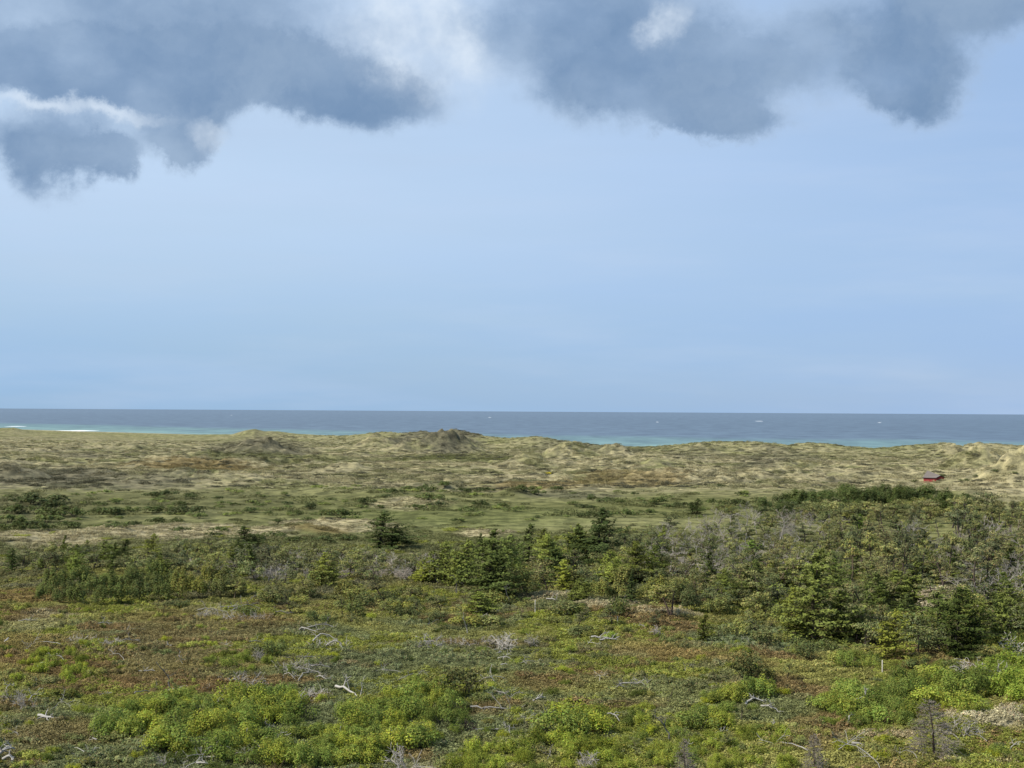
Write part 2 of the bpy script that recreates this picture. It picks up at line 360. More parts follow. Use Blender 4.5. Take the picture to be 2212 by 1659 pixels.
def mat_sea():
    m, T, o = mat('sea_water')
    g = T.add('ShaderNodeNewGeometry'); P = g.outputs['Position']; X, Y, Z = T.sep(P)
    # distance out from the water line
    y1 = T.math('SUBTRACT', 1736, T.math('MULTIPLY', X, 1.04)); y2 = T.math('SUBTRACT', 1654, T.math('MULTIPLY', X, .41))
    s = T.math('SUBTRACT', Y, T.math('MAXIMUM', y1, y2))
    nb = T.noise(T.vec('MULTIPLY', P, (.004, .0016, 0)), 1.0, 4, .6)
    s2 = T.math('ADD', s, T.math('MULTIPLY', T.math('SUBTRACT', nb, .5), 520))
    deep = T.mix(T.noise(T.vec('MULTIPLY', P, (.0011, .0004, 0)), 1.0, 3), (.055, .090, .128), (.076, .118, .162))
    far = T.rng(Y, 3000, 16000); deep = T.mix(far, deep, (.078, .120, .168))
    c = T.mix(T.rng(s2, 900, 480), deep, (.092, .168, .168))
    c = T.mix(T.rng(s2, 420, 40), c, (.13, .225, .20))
    ch = T.noise(T.vec('MULTIPLY', P, (.02, .0075, 0)), 1.0, 5, .7)
    c = T.mix(1.0, c, T.mix(T.rng(ch, .3, .7), (.62, .65, .70), (1.38, 1.35, 1.3)), 'MULTIPLY')
    wc = T.noise(T.vec('MULTIPLY', P, (.035, .011, 0)), 1.0, 5, .75, dist=.6)
    wm = T.rng(wc, .745, .80); c = T.mix(T.math('MULTIPLY', wm, .7), c, (.62, .68, .70))
    b = T.add('ShaderNodeBump'); b.inputs['Strength'].default_value = .5; b.inputs['Distance'].default_value = 2.
    T.l.new(ch, b.inputs['Height'])
    d = T.add('ShaderNodeBsdfDiffuse'); T.l.new(c, d.inputs[0])
    gl = T.add('ShaderNodeBsdfGlossy'); gl.inputs['Roughness'].default_value = .45; gl.inputs[0].default_value = (.9, .95, 1, 1); T.l.new(b.outputs[0], gl.inputs['Normal'])
    mx = T.add('ShaderNodeMixShader'); mx.inputs[0].default_value = .2
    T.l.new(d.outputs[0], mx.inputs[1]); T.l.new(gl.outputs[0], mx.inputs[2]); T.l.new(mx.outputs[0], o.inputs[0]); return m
M = dict(ground=mat_ground(), sea=mat_sea(),
         heath=mat_leaf('heath_leaf', (1, 1, 1), 0, .25, True),
         shrub=mat_leaf('shrub_leaf', (.26, .295, .062), .2, .3),
         scrub=mat_leaf('scrub_leaf', (.20, .21, .082), .25, .15),
         pine=mat_leaf('pine_needles', (.21, .212, .088), .25, .15),
         spruce=mat_leaf('spruce_needles', (.19, .208, .070), .15, .12),
         bark=mat_plain('bark', (.055, .042, .032), (.13, .10, .075), 4.0, stretch=(3, 3, .5)),
         greybark=mat_plain('grey_bark', (.15, .135, .12), (.27, .25, .225), 3.0, stretch=(3, 3, .6)),
         deadwood=mat_plain('bleached_wood', (.30, .28, .245), (.55, .52, .46), 1.6, stretch=(1, 1, 1)),
         twig=mat_plain('grey_twigs', (.26, .235, .20), (.42, .385, .33), 1.5),
         foam=mat_plain('sea_foam', (.75, .78, .78), (.88, .9, .9), .02),
         red=mat_plain('red_boards', (.27, .045, .045), (.38, .065, .06), 3.0, stretch=(6, 6, .5)),
         roof=mat_plain('grey_roof', (.15, .125, .11), (.22, .19, .165), 2.0),
         trim=mat_plain('dark_trim', (.03, .022, .022), (.05, .04, .04), 2.0),
         glass=mat_plain('window_glass', (.03, .035, .04), (.05, .055, .06), 2.0, rough=.15, spec=.5),
         post=mat_plain('weathered_post', (.42, .39, .30), (.58, .54, .44), 5.0, stretch=(4, 4, .5)))

# ------------------------------------------------------------------ ground and sea
def build_ground():
    a_in = np.linspace(-.46, .46, 640); a_out = np.linspace(.46, 2 * math.pi - .46, 74)[1:-1]
    az = np.concatenate([a_in, a_out]); na = len(az)
    rr = np.concatenate([np.array([2., 8, 16, 26, 38, 52, 66, 80, 92]), np.arange(100, 330, .95), np.arange(330, 620, 1.5), np.arange(620, 1500, 2.6),
                         np.arange(1500, 2900, 6.5), np.array([2950, 3200, 3700, 4500, 6000, 9000, 14000, 22000, 34000, 46000])])
    A, R = np.meshgrid(az, rr); x = R * np.sin(A); y = R * np.cos(A)
    z = np.empty_like(x); c = np.empty(x.shape + (3,), np.float32)
    for i in range(0, len(rr), 60):
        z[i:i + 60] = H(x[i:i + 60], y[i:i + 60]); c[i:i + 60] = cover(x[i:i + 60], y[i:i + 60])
    nr = len(rr)
    i = np.arange(nr - 1)[:, None] * na; j = np.arange(na)[None]; j2 = (j + 1) % na
    q = np.stack([i + j, i + na + j, i + na + j2, i + j2], -1).reshape(-1, 4)[:, ::-1]
    v = np.stack([x, y, z], -1).reshape(-1, 3)
    v = np.vstack([v, [[0, 0, float(H(np.zeros(1), np.zeros(1))[0])]]]); cc = np.vstack([c.reshape(-1, 3), c.reshape(-1, 3)[:1]])
    tri = np.stack([np.full(na, len(v) - 1), np.arange(na), (np.arange(na) + 1) % na], -1)[:, ::-1]
    me = mesh_np('ground', v, q, tri, cc, True, M['ground'])
    tag(link(bpy.data.objects.new('ground', me)), 'rolling dunes, green flats and brown heath running to the sea', kind='structure')
build_ground()
def build_sea():
    X = np.concatenate([-np.geomspace(60000, 500, 24), np.linspace(-400, 400, 9), np.geomspace(500, 60000, 24)])
    Y = np.concatenate([[-9000, 0, 500], np.linspace(900, 4000, 40), np.geomspace(4200, 60000, 30)])
    A, B = np.meshgrid(X, Y); v = np.stack([A, B, np.full_like(A, -10.0)], -1).reshape(-1, 3)
    i = np.arange(len(Y) - 1)[:, None] * len(X); j = np.arange(len(X) - 1)[None]
    q = np.stack([i + j, i + j + 1, i + len(X) + j + 1, i + len(X) + j], -1).reshape(-1, 4)
    tag(link(bpy.data.objects.new('sea', mesh_np('sea', v, q, mat=M['sea']))), 'choppy blue sea with a turquoise band of shallows', kind='structure')
build_sea()
def breaker(x, y, ln, wd, label, group):
    n = 60; t = np.linspace(-1, 1, n); w = wd * (1 - t ** 2) ** .5 * (.6 + .5 * fbm(t * 30 + x, t * 0 + y, 6, 3, 7))
    d = np.array([1.0, -.6]); d /= np.linalg.norm(d); p = np.array([-d[1], d[0]])
    cx = x + d[0] * t * ln / 2; cy = y + d[1] * t * ln / 2; vs = []
    for k, (o, zz) in enumerate(((-.5, 0.02), (-.15, .8), (.1, .9), (.5, .02))):
        vs.append(np.stack([cx + p[0] * o * w, cy + p[1] * o * w, -10 + zz * (1 - t ** 2) ** .5 + .05], -1))
    v = np.concatenate(vs); q = []
    for k in range(3):
        a = k * n + np.arange(n - 1); q.append(np.stack([a, a + 1, a + n + 1, a + n], -1))
    me = mesh_np('breaking_wave', v, np.concatenate(q), smooth=True, mat=M['foam'])
    tag(link(bpy.data.objects.new('breaking_wave', me)), label, 'wave', group)
for dx, dy, ln, wd, lb in [(140, 931.0, 66, 130, 'longest white breaker rolling onto the beach behind the low green dunes'), (176, 930.6, 44, 110, 'short white breaker beside the longest one off the beach'),
                           (36, 921.5, 22, 80, 'small white breaker behind the dune knoll at the far end of the beach')]:
    x, y = flat_hit(dx, dy, -10); breaker(x, y, ln, wd, lb, None)
for dx, dy, ln in [(1058, 902, 26), (1640, 910, 46), (1900, 913, 18), (500, 897, 14), (1420, 912, 14)]:
    x, y = flat_hit(dx, dy, -10); breaker(x, y, ln * .8, 22, 'white cap breaking on the open blue sea', 'white caps out at sea')

# ------------------------------------------------------------------ plant meshes
def cards(c, nrm, sx_, sy_, col, rng):
    """one small folded leaf face per centre, facing nrm"""
    n = len(c)
    a = np.cross(nrm, rng.normal(size=(n, 3))); a /= np.linalg.norm(a, axis=1, keepdims=True) + 1e-9
    b = np.cross(nrm, a); b /= np.linalg.norm(b, axis=1, keepdims=True) + 1e-9
    sx_ = np.broadcast_to(sx_, n)[:, None]; sy_ = np.broadcast_to(sy_, n)[:, None]
    v = np.stack([c - a * sx_, c - b * sy_ * .8, c + a * sx_, c + b * sy_], 1).reshape(-1, 3)
    q = np.arange(4 * n).reshape(n, 4)
    return v, q, np.repeat(np.broadcast_to(col, (n, 3)), 4, 0)
def unit(n, rng):
    v = rng.normal(size=(n, 3)); return v / np.linalg.norm(v, axis=1, keepdims=True)
def join(parts):
    vs, qs, cs, o = [], [], [], 0
    for v, q, c in parts: vs.append(v); qs.append(q + o); cs.append(c); o += len(v)
    return np.concatenate(vs), np.concatenate(qs), np.concatenate(cs)
def leafy(lobes, n, size, rng, up_bias=.35, inner=.35):
    """leaf clumps over a set of lobes (cx, cy, cz, rx, ry, rz)"""
    lobes = np.array(lobes, float); w = lobes[:, 3] * lobes[:, 4] + lobes[:, 4] * lobes[:, 5]; w /= w.sum()
    k = rng.choice(len(lobes), n, p=w); d = unit(n, rng); d[:, 2] = np.where(d[:, 2] < -.35, -d[:, 2], d[:, 2])
    rad = np.where(rng.random(n) < inner, rng.uniform(.35, .9, n), rng.uniform(.86, 1.08, n))
    L = lobes[k]; c = L[:, :3] + d * L[:, 3:6] * rad[:, None]
    c[:, 2] = np.maximum(c[:, 2], .03)
    nr = d + unit(n, rng) * .5 + np.array([0, 0, up_bias]); nr /= np.linalg.norm(nr, axis=1, keepdims=True)
    s = size * rng.uniform(.6, 1.4, n)
    lob = rng.uniform(.8, 1.2, len(lobes))[k]
    col = np.stack([rng.uniform(.75, 1.25, n) * lob] * 3, -1) * (1 + rng.normal(size=(n, 3)) * .08 * np.array([1.2, .7, .8]))
    return cards(c, nr, s, s * rng.uniform(.5, .9, n), np.clip(col, .3, 2), rng)
def tube(pts, rads, k=4):
    pts = np.array(pts, float); n = len(pts); rads = np.broadcast_to(rads, n)
    t = np.gradient(pts, axis=0); t /= np.linalg.norm(t, axis=1, keepdims=True) + 1e-9
    ref = np.where(np.abs(t[:, 2:3]) > .9, np.array([[1., 0, 0]]), np.array([[0, 0, 1.]]))
    a = np.cross(t, ref); a /= np.linalg.norm(a, axis=1, keepdims=True) + 1e-9; b = np.cross(t, a)
    th = np.arange(k) * 2 * math.pi / k
    v = (pts[:, None] + rads[:, None, None] * (np.cos(th)[None, :, None] * a[:, None] + np.sin(th)[None, :, None] * b[:, None])).reshape(-1, 3)
    i = np.arange(n - 1)[:, None] * k; j = np.arange(k)[None]; j2 = (j + 1) % k
    q = np.stack([i + j, i + j2, i + k + j2, i + k + j], -1).reshape(-1, 4)
    return v, q, np.ones((len(v), 3))
def bend(p0, d, ln, rng, n=5, wob=.15, droop=0.0):
    p = [np.array(p0, float)]; d = np.array(d, float); d /= np.linalg.norm(d)
    for _ in range(n - 1):
        d = d + rng.normal(size=3) * wob + np.array([0, 0, droop]); d /= np.linalg.norm(d); p.append(p[-1] + d * ln / (n - 1))
    return np.array(p), d
def branchy(p0, d, ln, r, depth, rng, out, wob=.16, kids=(3, 5), spread=.9, upb=.15, minr=.012):
    pts, d2 = bend(p0, d, ln, rng, 4 if depth < 2 else 5, wob)
    out.append(tube(pts, np.linspace(r, max(minr, r * .45), len(pts)), 3 if depth < 2 else 5))
    if depth == 0: return
    for _ in range(rng.integers(kids[0], kids[1] + 1)):
        f = rng.uniform(.35, 1.0); i = min(int(f * (len(pts) - 1)), len(pts) - 2); g = f * (len(pts) - 1) - i
        p = pts[i] * (1 - g) + pts[i + 1] * g
        dd = (pts[i + 1] - pts[i]); dd = dd / np.linalg.norm(dd) + unit(1, rng)[0] * spread + np.array([0, 0, upb])
        branchy(p, dd, ln * rng.uniform(.45, .7), max(minr, r * .5), depth - 1, rng, out, wob, kids, spread, upb, minr)

def mk(name, parts, m): v, q, c = join(parts) if isinstance(parts, list) else parts; return mesh_np(name, v, q, col=c, mat=m)
def shrub_proto(i, r, h, n, size, m, stems=4):
    rng = np.random.default_rng(100 + i); lob = []
    for k in range(rng.integers(11, 16)):
        a = rng.uniform(0, 2 * math.pi); q = r * rng.uniform(.1, .85); s = rng.uniform(.2, .36)
        lob.append((q * math.cos(a), q * math.sin(a), h * rng.uniform(.25, .62) * (1.15 - .45 * q / r), r * s, r * s, h * rng.uniform(.3, .42)))
    st = [tube(bend((rng.normal() * .1 * r, rng.normal() * .1 * r, -.1), (rng.normal() * .5, rng.normal() * .5, 1), h * .75, rng, 4)[0], np.linspace(.035, .015, 4), 4) for _ in range(stems)]
    return [('foliage', mk('foliage', leafy(lob, n, size, rng), m)), ('stems', mk('stems', st, M['bark']))]
def spruce_proto(i, h, r, m, tops=1, bushy=.5, gap=0.0, dead=.12):
    """wind-worn spruce: uneven whorls, longer boughs to the lee side, one or several leaders"""
    rng = np.random.default_rng(200 + i); P = []; W = []
    lee = np.array([.75, -.66])
    for tp in range(tops):
        hh = h if tp == 0 else h * rng.uniform(.55, .85); a0 = rng.uniform(0, 6.28); off0 = np.array([math.cos(a0), math.sin(a0)]) * (0 if tp == 0 else r * rng.uniform(.3, .6))
        rr = r * (1 if tp == 0 else rng.uniform(.55, .8)); lean = lee * rng.uniform(.02, .09); ph = rng.uniform(0, 6.28, 4)
        def tr(z): return np.array([off0[0] + lean[0] * z + .012 * h * math.sin(z * .9 + ph[0]), off0[1] + lean[1] * z, z])
        lv = int(24 * hh / h) + 5
        for a in range(lv):
            f = (a + rng.uniform(0, .9)) / lv; z = hh * (.03 + gap + (.96 - gap) * f)
            L = rr * ((1 - f) ** .75 * (1 - bushy) + bushy * math.sin(math.pi * min(1, .12 + .92 * (1 - f) * .95)) * (1 - f) ** .35) * (1 + .28 * math.sin(a * 1.3 + ph[1])) + .05 * h * .3
            nb = rng.integers(5, 10) if f < .75 else rng.integers(4, 6)
            for b in range(nb):
                th = rng.uniform(0, 2 * math.pi); dv = np.array([math.cos(th), math.sin(th)])
                l = L * np.clip(rng.normal(.9, .28), .3, 1.5) * (1 + .3 * float(dv @ lee)) * (1 + .25 * math.sin(2 * th + ph[2]))
                d = np.array([*dv, .38 - .45 * (1 - f) + rng.normal() * .12])
                pts, _ = bend(tr(z), d, l, rng, 5, .09, .06)
                if rng.random() < .5: W.append(tube(pts, np.linspace(.012 * h * .25 + .01, .008, 5), 3))
                if rng.random() < dead * (1.6 - f): continue
                m_ = max(8, int(34 * l / r) + 10)
                fr = rng.uniform(.18, 1.05, m_); idx = np.clip(fr * 4, 0, 3.99); ii = idx.astype(int); g = (idx - ii)[:, None]
                c = pts[ii] * (1 - g) + pts[ii + 1] * g
                side = np.array([-dv[1], dv[0], 0]); wid = l * .30 * (1.2 - fr)
                c = c + side * (rng.uniform(-1, 1, m_) * wid)[:, None] + np.array([0, 0, -.035 * h]) * (rng.random(m_) ** 2)[:, None]
                nr = np.array([0, 0, .8]) + np.array([*dv, 0]) * .6 + rng.normal(size=(m_, 3)) * .4
                nr /= np.linalg.norm(nr, axis=1, keepdims=True)
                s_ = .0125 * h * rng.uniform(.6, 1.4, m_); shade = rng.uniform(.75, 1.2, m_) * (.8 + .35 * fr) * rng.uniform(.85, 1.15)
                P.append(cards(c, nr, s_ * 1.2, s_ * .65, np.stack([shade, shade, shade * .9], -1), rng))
        n = 22; P.append(cards(tr(hh * .97) + rng.normal(size=(n, 3)) * np.array([.012, .012, .03]) * h, unit(n, rng), .014 * h, .009 * h, np.full((n, 3), .9), rng))
        W.append(tube([tr(z) for z in np.linspace(-.2, hh * 1.01, 8)], np.linspace(.018 * hh + .03, .01, 8), 6))
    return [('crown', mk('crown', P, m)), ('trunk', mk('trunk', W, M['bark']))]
def pine_proto(i, h, r, m, clumps, n, lean, bare=.35, flat=.5):
    rng = np.random.default_rng(300 + i); W = []; lob = []
    d0 = np.array([lean * .5 * math.cos(i * 2.1), lean * .5 * math.sin(i * 2.1), 1])
    tp, td = bend((0, 0, -.2), d0, h * .95, rng, 7, .11)
    W.append(tube(tp, np.linspace(.022 * h + .03, .03, 7), 6))
    for c in range(clumps):
        f = rng.uniform(bare, 1.0); k = min(int(f * 6), 5); p = tp[k]
        a = rng.uniform(0, 6.28); l = r * rng.uniform(.35, 1.0) * (1.1 - .5 * max(0, f - .7))
        pts, _ = bend(p, (math.cos(a), math.sin(a), rng.uniform(-.05, .5)), l, rng, 4, .15)
        W.append(tube(pts, np.linspace(.010 * h + .01, .012, 4), 4)); e = pts[-1]; s = r * rng.uniform(.24, .42)
        lob.append((*e, s, s, s * flat)); lob.append((*(pts[2]), s * .7, s * .7, s * flat * .7))
    lob.append((*tp[-1], r * .35, r * .35, r * .3))
    return [('crown', mk('crown', leafy(lob, n, .10, rng, .3, .35), m)), ('trunk', mk('trunk', W, M['bark']))]
def bare_proto(i, h, m, lean=.3, depth=3, kids=(3, 5), mul=1):
    rng = np.random.default_rng(400 + i); tr, tw = [], []
    for _ in range(mul):
        tp, td = bend((rng.normal() * .2 * (mul - 1), rng.normal() * .2 * (mul - 1), -.15), (rng.normal() * lean, rng.normal() * lean, 1), h * .62, rng, 6, .14)
        tr.append(tube(tp, np.linspace(.016 * h + .025, .02, 6), 5))
        for k in range(2, 6):
            for _2 in range(2): branchy(tp[k], (td * .3 + unit(1, rng)[0] * .9 + np.array([0, 0, .3])), h * rng.uniform(.22, .4), .028, depth - 1, rng, tw, .2, kids, .8, .1, .016)
    return [('trunk', mk('trunk', tr, m)), ('twigs', mk('twigs', tw, m))]
def dead_conifer_proto(i, h, r):
    rng = np.random.default_rng(450 + i); tw = []
    tp, _ = bend((0, 0, -.2), (rng.normal() * .03, 0, 1), h, rng, 8, .02)
    for a in range(34):
        f = .08 + .9 * a / 34; k = f * 7; ii = int(k); p = tp[ii] * (1 - k + ii) + tp[min(ii + 1, 7)] * (k - ii)
        for b in range(4):
            th = rng.uniform(0, 6.28); l = r * (1 - f) ** .7 * rng.uniform(.5, 1.1) + .15
            branchy(p, (math.cos(th), math.sin(th), .15), l, .03, 1, rng, tw, .1, (4, 7), .75, -.05, .02)
    return [('trunk', mk('trunk', [tube(tp, np.linspace(.016 * h + .04, .02, 8), 6)], M['bark'])), ('twigs', mk('twigs', tw, M['twig']))]
def log_mesh(i, ln, r, curve, stubs, upright=False):
    rng = np.random.default_rng(500 + i); P = []
    n = 8; t = np.linspace(0, 1, n)
    if upright: pts = np.stack([curve * ln * t ** 2 * .6, .05 * ln * np.sin(t * 5), ln * t - .15], -1)
    else: pts = np.stack([ln * (t - .5), .18 * ln * curve * np.sin(t * 3.1) * rng.choice([-1, 1]), r * .8 + .28 * ln * abs(curve) * np.sin(t * math.pi)], -1)
    pts[1:-1] += rng.normal(size=(n - 2, 3)) * .02 * ln
    P.append(tube(pts, np.linspace(r, r * .35, n), 6))
    for _ in range(stubs):
        k = rng.integers(2, n - 1); d = unit(1, rng)[0] + np.array([.4, 0, .5]); branchy(pts[k], d, ln * rng.uniform(.15, .38), r * .5, 1, rng, P, .22, (1, 3), .8, .1, .02)
    return mk('log', P, M['deadwood'])

# ------------------------------------------------------------------ placing
def thing(name, parts, loc, scale, rz, label, cat, group=None, tint=(1, 1, 1), tilt=(0, 0)):
    e = link(bpy.data.objects.new(name, None)); e.location = loc; e.rotation_euler = (tilt[0], tilt[1], rz)
    e.scale = (scale,) * 3 if np.isscalar(scale) else scale; e.empty_display_size = .5
    tag(e, label, cat, group)
    for nm, me in parts:
        o = link(bpy.data.objects.new(nm, me), e); o.color = (*tint, 1)
    return e
def inside(px, py, poly):
    c = False; n = len(poly)
    for i in range(n):
        (x1, y1), (x2, y2) = poly[i], poly[i - 1]
        if (y1 > py) != (y2 > py) and px < (x2 - x1) * (py - y1) / (y2 - y1) + x1: c = not c
    return c
def ground_many(P):
    P = np.array(P, float); out = []
    px, py = P[:, 0] * K, P[:, 1] * K
    r = fw + rt * ((px - 512) / F)[:, None] + up * ((384 - py) / F)[:, None]
    t = (-CAMZ) / r[:, 2]
    for _ in range(14):
        t = .5 * t + .5 * (H(r[:, 0] * t, r[:, 1] * t) - CAMZ) / r[:, 2]
    x, y = r[:, 0] * t, r[:, 1] * t
    return np.stack([x, y, H(x, y)], -1)
def sample(poly, n, rng, mind=0.0):
    xs = [p[0] for p in poly]; ys = [p[1] for p in poly]; out = []
    tries = 0
    while len(out) < n and tries < n * 60:
        tries += 1; px, py = rng.uniform(min(xs), max(xs)), rng.uniform(min(ys), max(ys))
        if not inside(px, py, poly): continue
        if mind and any((px - a) ** 2 + ((py - b) * 2.2) ** 2 < mind * mind for a, b in out): continue
        out.append((px, py))
    return out
def scatter(name, pts, scl, tint, protos, label, cat=None):
    """one object of countless small plants: instances on points"""
    n = len(pts); me = bpy.data.meshes.new(name); me.vertices.add(n); me.vertices.foreach_set('co', np.asarray(pts, np.float32).ravel())
    a = me.attributes.new('tint', 'FLOAT_COLOR', 'POINT'); c4 = np.ones((n, 4), np.float32); c4[:, :3] = tint; a.data.foreach_set('color', c4.ravel())
    s = me.attributes.new('scl', 'FLOAT', 'POINT'); s.data.foreach_set('value', np.asarray(scl, np.float32))
    rz = np.zeros((n, 3), np.float32); rz[:, 2] = RNG.uniform(0, 6.28, n)
    q = me.attributes.new('rot', 'FLOAT_VECTOR', 'POINT'); q.data.foreach_set('vector', rz.ravel())
    ob = link(bpy.data.objects.new(name, me)); tag(ob, label, cat, kind='stuff')
    pc = bpy.data.collections.new(name + '_plants')
    for k, pm in enumerate(protos): pc.objects.link(bpy.data.objects.new('%s_plant_%d' % (name, k), pm))
    ng = bpy.data.node_groups.new(name, 'GeometryNodeTree'); T = NT(ng)
    ng.interface.new_socket('Geometry', in_out='INPUT', socket_type='NodeSocketGeometry'); ng.interface.new_socket('Geometry', in_out='OUTPUT', socket_type='NodeSocketGeometry')
    gi = T.add('NodeGroupInput'); go = T.add('NodeGroupOutput'); ip = T.add('GeometryNodeInstanceOnPoints'); ci = T.add('GeometryNodeCollectionInfo')
    ci.inputs[0].default_value = pc; ci.inputs[1].default_value = True; ci.inputs[2].default_value = True
    def at(nm, ty):
        x = T.add('GeometryNodeInputNamedAttribute', data_type=ty); x.inputs[0].default_value = nm; return x.outputs[0]
    T.l.new(gi.outputs[0], ip.inputs['Points']); T.l.new(ci.outputs[0], ip.inputs['Instance']); ip.inputs['Pick Instance'].default_value = True
    T.l.new(at('rot', 'FLOAT_VECTOR'), ip.inputs['Rotation']); T.l.new(at('scl', 'FLOAT'), ip.inputs['Scale']); T.l.new(ip.outputs[0], go.inputs[0])
    md = ob.modifiers.new('plants', 'NODES'); md.node_group = ng
    return ob

# ---- low growth (countless): heath, scrub floor, dune grass
def patch_proto(i, R, n, hmax, size, rng=None, upright=False):
    rng = np.random.default_rng(600 + i); a = rng.uniform(0, 6.28, n); q = R * np.sqrt(rng.random(n)) * rng.uniform(.8, 1.1, n)
    x, y = q * np.cos(a), q * np.sin(a)
    hh = hmax * np.clip(.55 + .9 * fbm(x + 50 * i, y, R * .6, 2, i), .12, 1.3) * (1 - .45 * (q / R) ** 2)
    z = hh * rng.uniform(.25, 1, n) ** .6; c = np.stack([x, y, z], -1)
    nr = unit(n, rng) + np.array([0, 0, .5 if upright else 1.3]); nr /= np.linalg.norm(nr, axis=1, keepdims=True)
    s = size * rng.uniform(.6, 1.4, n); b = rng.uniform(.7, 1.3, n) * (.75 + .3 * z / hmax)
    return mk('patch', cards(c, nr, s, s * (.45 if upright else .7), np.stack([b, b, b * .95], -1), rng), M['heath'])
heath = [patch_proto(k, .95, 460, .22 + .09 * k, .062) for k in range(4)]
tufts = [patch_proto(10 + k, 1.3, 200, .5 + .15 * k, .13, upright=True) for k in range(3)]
def polar(n, r1, r2, amax, rng, pw=1.0):
    r = np.sqrt(rng.uniform(r1 ** 2, r2 ** 2, n)) if pw == 1 else r1 * (r2 / r1) ** rng.random(n)
    a = rng.uniform(-amax, amax, n); return r * np.sin(a), r * np.cos(a)
def lay(name, n, r1, r2, protos, s1, s2, lab, gain=1.15, keep=None, pw=1.0, greens=0.0):
    rng = np.random.default_rng(len(name) * 31 + n); x, y = polar(n, r1, r2, .42, rng, pw)
    if keep is not None: k = keep(x, y, rng); x, y = x[k], y[k]
    c = cover(x, y, False) * gain * rng.uniform(.6, 1.35, len(x))[:, None]
    if greens: k = (c[:, 0] < .36) & (rng.random(len(x)) < greens) & (rng.random(len(x)) < sstep(-.1, .4, fbm(x, y, 18, 2, 123))); c[k] = np.array([.26, .275, .062]) * rng.uniform(.7, 1.3, k.sum())[:, None]
    z = H(x, y); scatter(name, np.stack([x, y, z - .02], -1), rng.uniform(s1, s2, len(x)), np.clip(c, 0, .9), protos, lab)
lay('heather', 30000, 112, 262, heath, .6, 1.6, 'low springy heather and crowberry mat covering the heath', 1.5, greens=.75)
def tuss(i):
    r_ = np.random.default_rng(700 + i); lob = [(r_.normal() * .32, r_.normal() * .32, r_.uniform(.05, .3), r_.uniform(.16, .3), r_.uniform(.16, .3), r_.uniform(.14, .3)) for _ in range(7)]
    return mk('tussock', leafy(lob, 420, .05, r_), M['heath'])
TUSS = [tuss(i) for i in range(4)]
lay('bog_myrtle', 10000, 112, 285, TUSS, .7, 2.0, 'low knee-high bog myrtle and dwarf willow growing through the heather', 1.35, greens=.9,
    keep=lambda x, y, r: r.random(len(x)) < .15 + .85 * sstep(-.05, .35, fbm(x, y, 13, 3, 143)))
lay('ridge_grass', 30000, 250, 520, tufts, .35, .8, 'straw coloured marram grass on the low ridges of the flats', 1.35,
    keep=lambda x, y, r: (cover(x, y, False)[:, 0] > .2) & (r.random(len(x)) < .8))
def lay_dark():
    r_ = np.random.default_rng(91); x, y = polar(17000, 560, 1600, .42, r_, 2)
    vx, vy = proj(x, y, plain(y)); dk = cover(x, y, False)[:, 0]
    k = (r_.random(len(x)) < .9 * sstep(.0, .25, fbm(x, y, 26, 3, 153)) * sstep(.24, .13, dk) + .06) & ((shore_y(x) - y) * .72 > 100) & (vy < 1052); x, y = x[k], y[k]
    c = np.array([.125, .12, .08]) * r_.uniform(.6, 1.5, len(x))[:, None]
    scatter('dune_heather', np.stack([x, y, H(x, y) - .05], -1), r_.uniform(1.2, 3.6, len(x)), c, heath, 'dark heather clumps spread over the dune hummocks')
lay_dark()
lay('scrub_floor', 9000, 250, 400, heath, 1.0, 2.2, 'low scrub and grass growing between the trees', 1.45, greens=.3, keep=lambda x, y, r: r.random(len(x)) < 1.05 - sstep(300, 390, y))
lay('dune_grass', 70000, 420, 1750, tufts, .8, 2.3, 'tufts of marram grass covering the dunes', 1.5, pw=2,
    keep=lambda x, y, r: (r.random(len(x)) < (.22 + .78 * sstep(-.05, .25, fbm(x, y, 34, 3, 133))) * (.1 + .9 * sstep(580, 680, y))) & ((shore_y(x) - y) * .72 > 90))

# ------------------------------------------------------------------ trees, shrubs and dead wood
SHRUB = [shrub_proto(k, 1.25, 1.25 + .2 * (k % 3), 1500, .052, M['shrub']) for k in range(5)]
SCRUB = [shrub_proto(20 + k, 1.3, 1.1 + .25 * (k % 3), 1000, .066, M['scrub']) for k in range(5)]
DARKB = [shrub_proto(40 + k, 1.6, 1.3 + .3 * (k % 2), 800, .10, M['scrub']) for k in range(3)]
ROUND = [shrub_proto(60 + k, 1.9, 3.4 + .4 * k, 2600, .10, M['scrub'], 5) for k in range(4)]
SPR = [spruce_proto(0, 10, 2.6, M['spruce'], 1, .25), spruce_proto(1, 10, 3.3, M['spruce'], 2, .75), spruce_proto(2, 10, 1.9, M['spruce'], 1, .4, 0, .2), spruce_proto(3, 10, 3.7, M['spruce'], 1, .25, .03, .08),
       spruce_proto(4, 10, 3.6, M['spruce'], 3, .8), spruce_proto(5, 10, 3.0, M['spruce'], 2, .5, .03, .3), spruce_proto(6, 10, 2.8, M['spruce'], 1, .6, .02, .25)]
PINE = [pine_proto(k, 4.6 + .5 * (k % 3), 2.0, M['pine'], 12, 1500, .5 + .15 * k, .45, .45) for k in range(6)]
TALLP = [pine_proto(30 + k, 5.0, 1.5, M['pine'], 9, 1000, .35, .62, .5) for k in range(6)]
LOWP = [pine_proto(10 + k, 2.8 + .3 * k, 1.9, M['pine'], 12, 1400, .8, .2, .55) for k in range(3)]
BARE = [bare_proto(k, 4.4 + .5 * (k % 2), M['twig'], .3, 3, (2, 4)) for k in range(4)]
BARES = [bare_proto(10 + k, 2.6, M['twig'], .6, 2, (3, 5), 4) for k in range(3)]
DEADC = [dead_conifer_proto(0, 9, 3.0), dead_conifer_proto(1, 7, 2.0)]

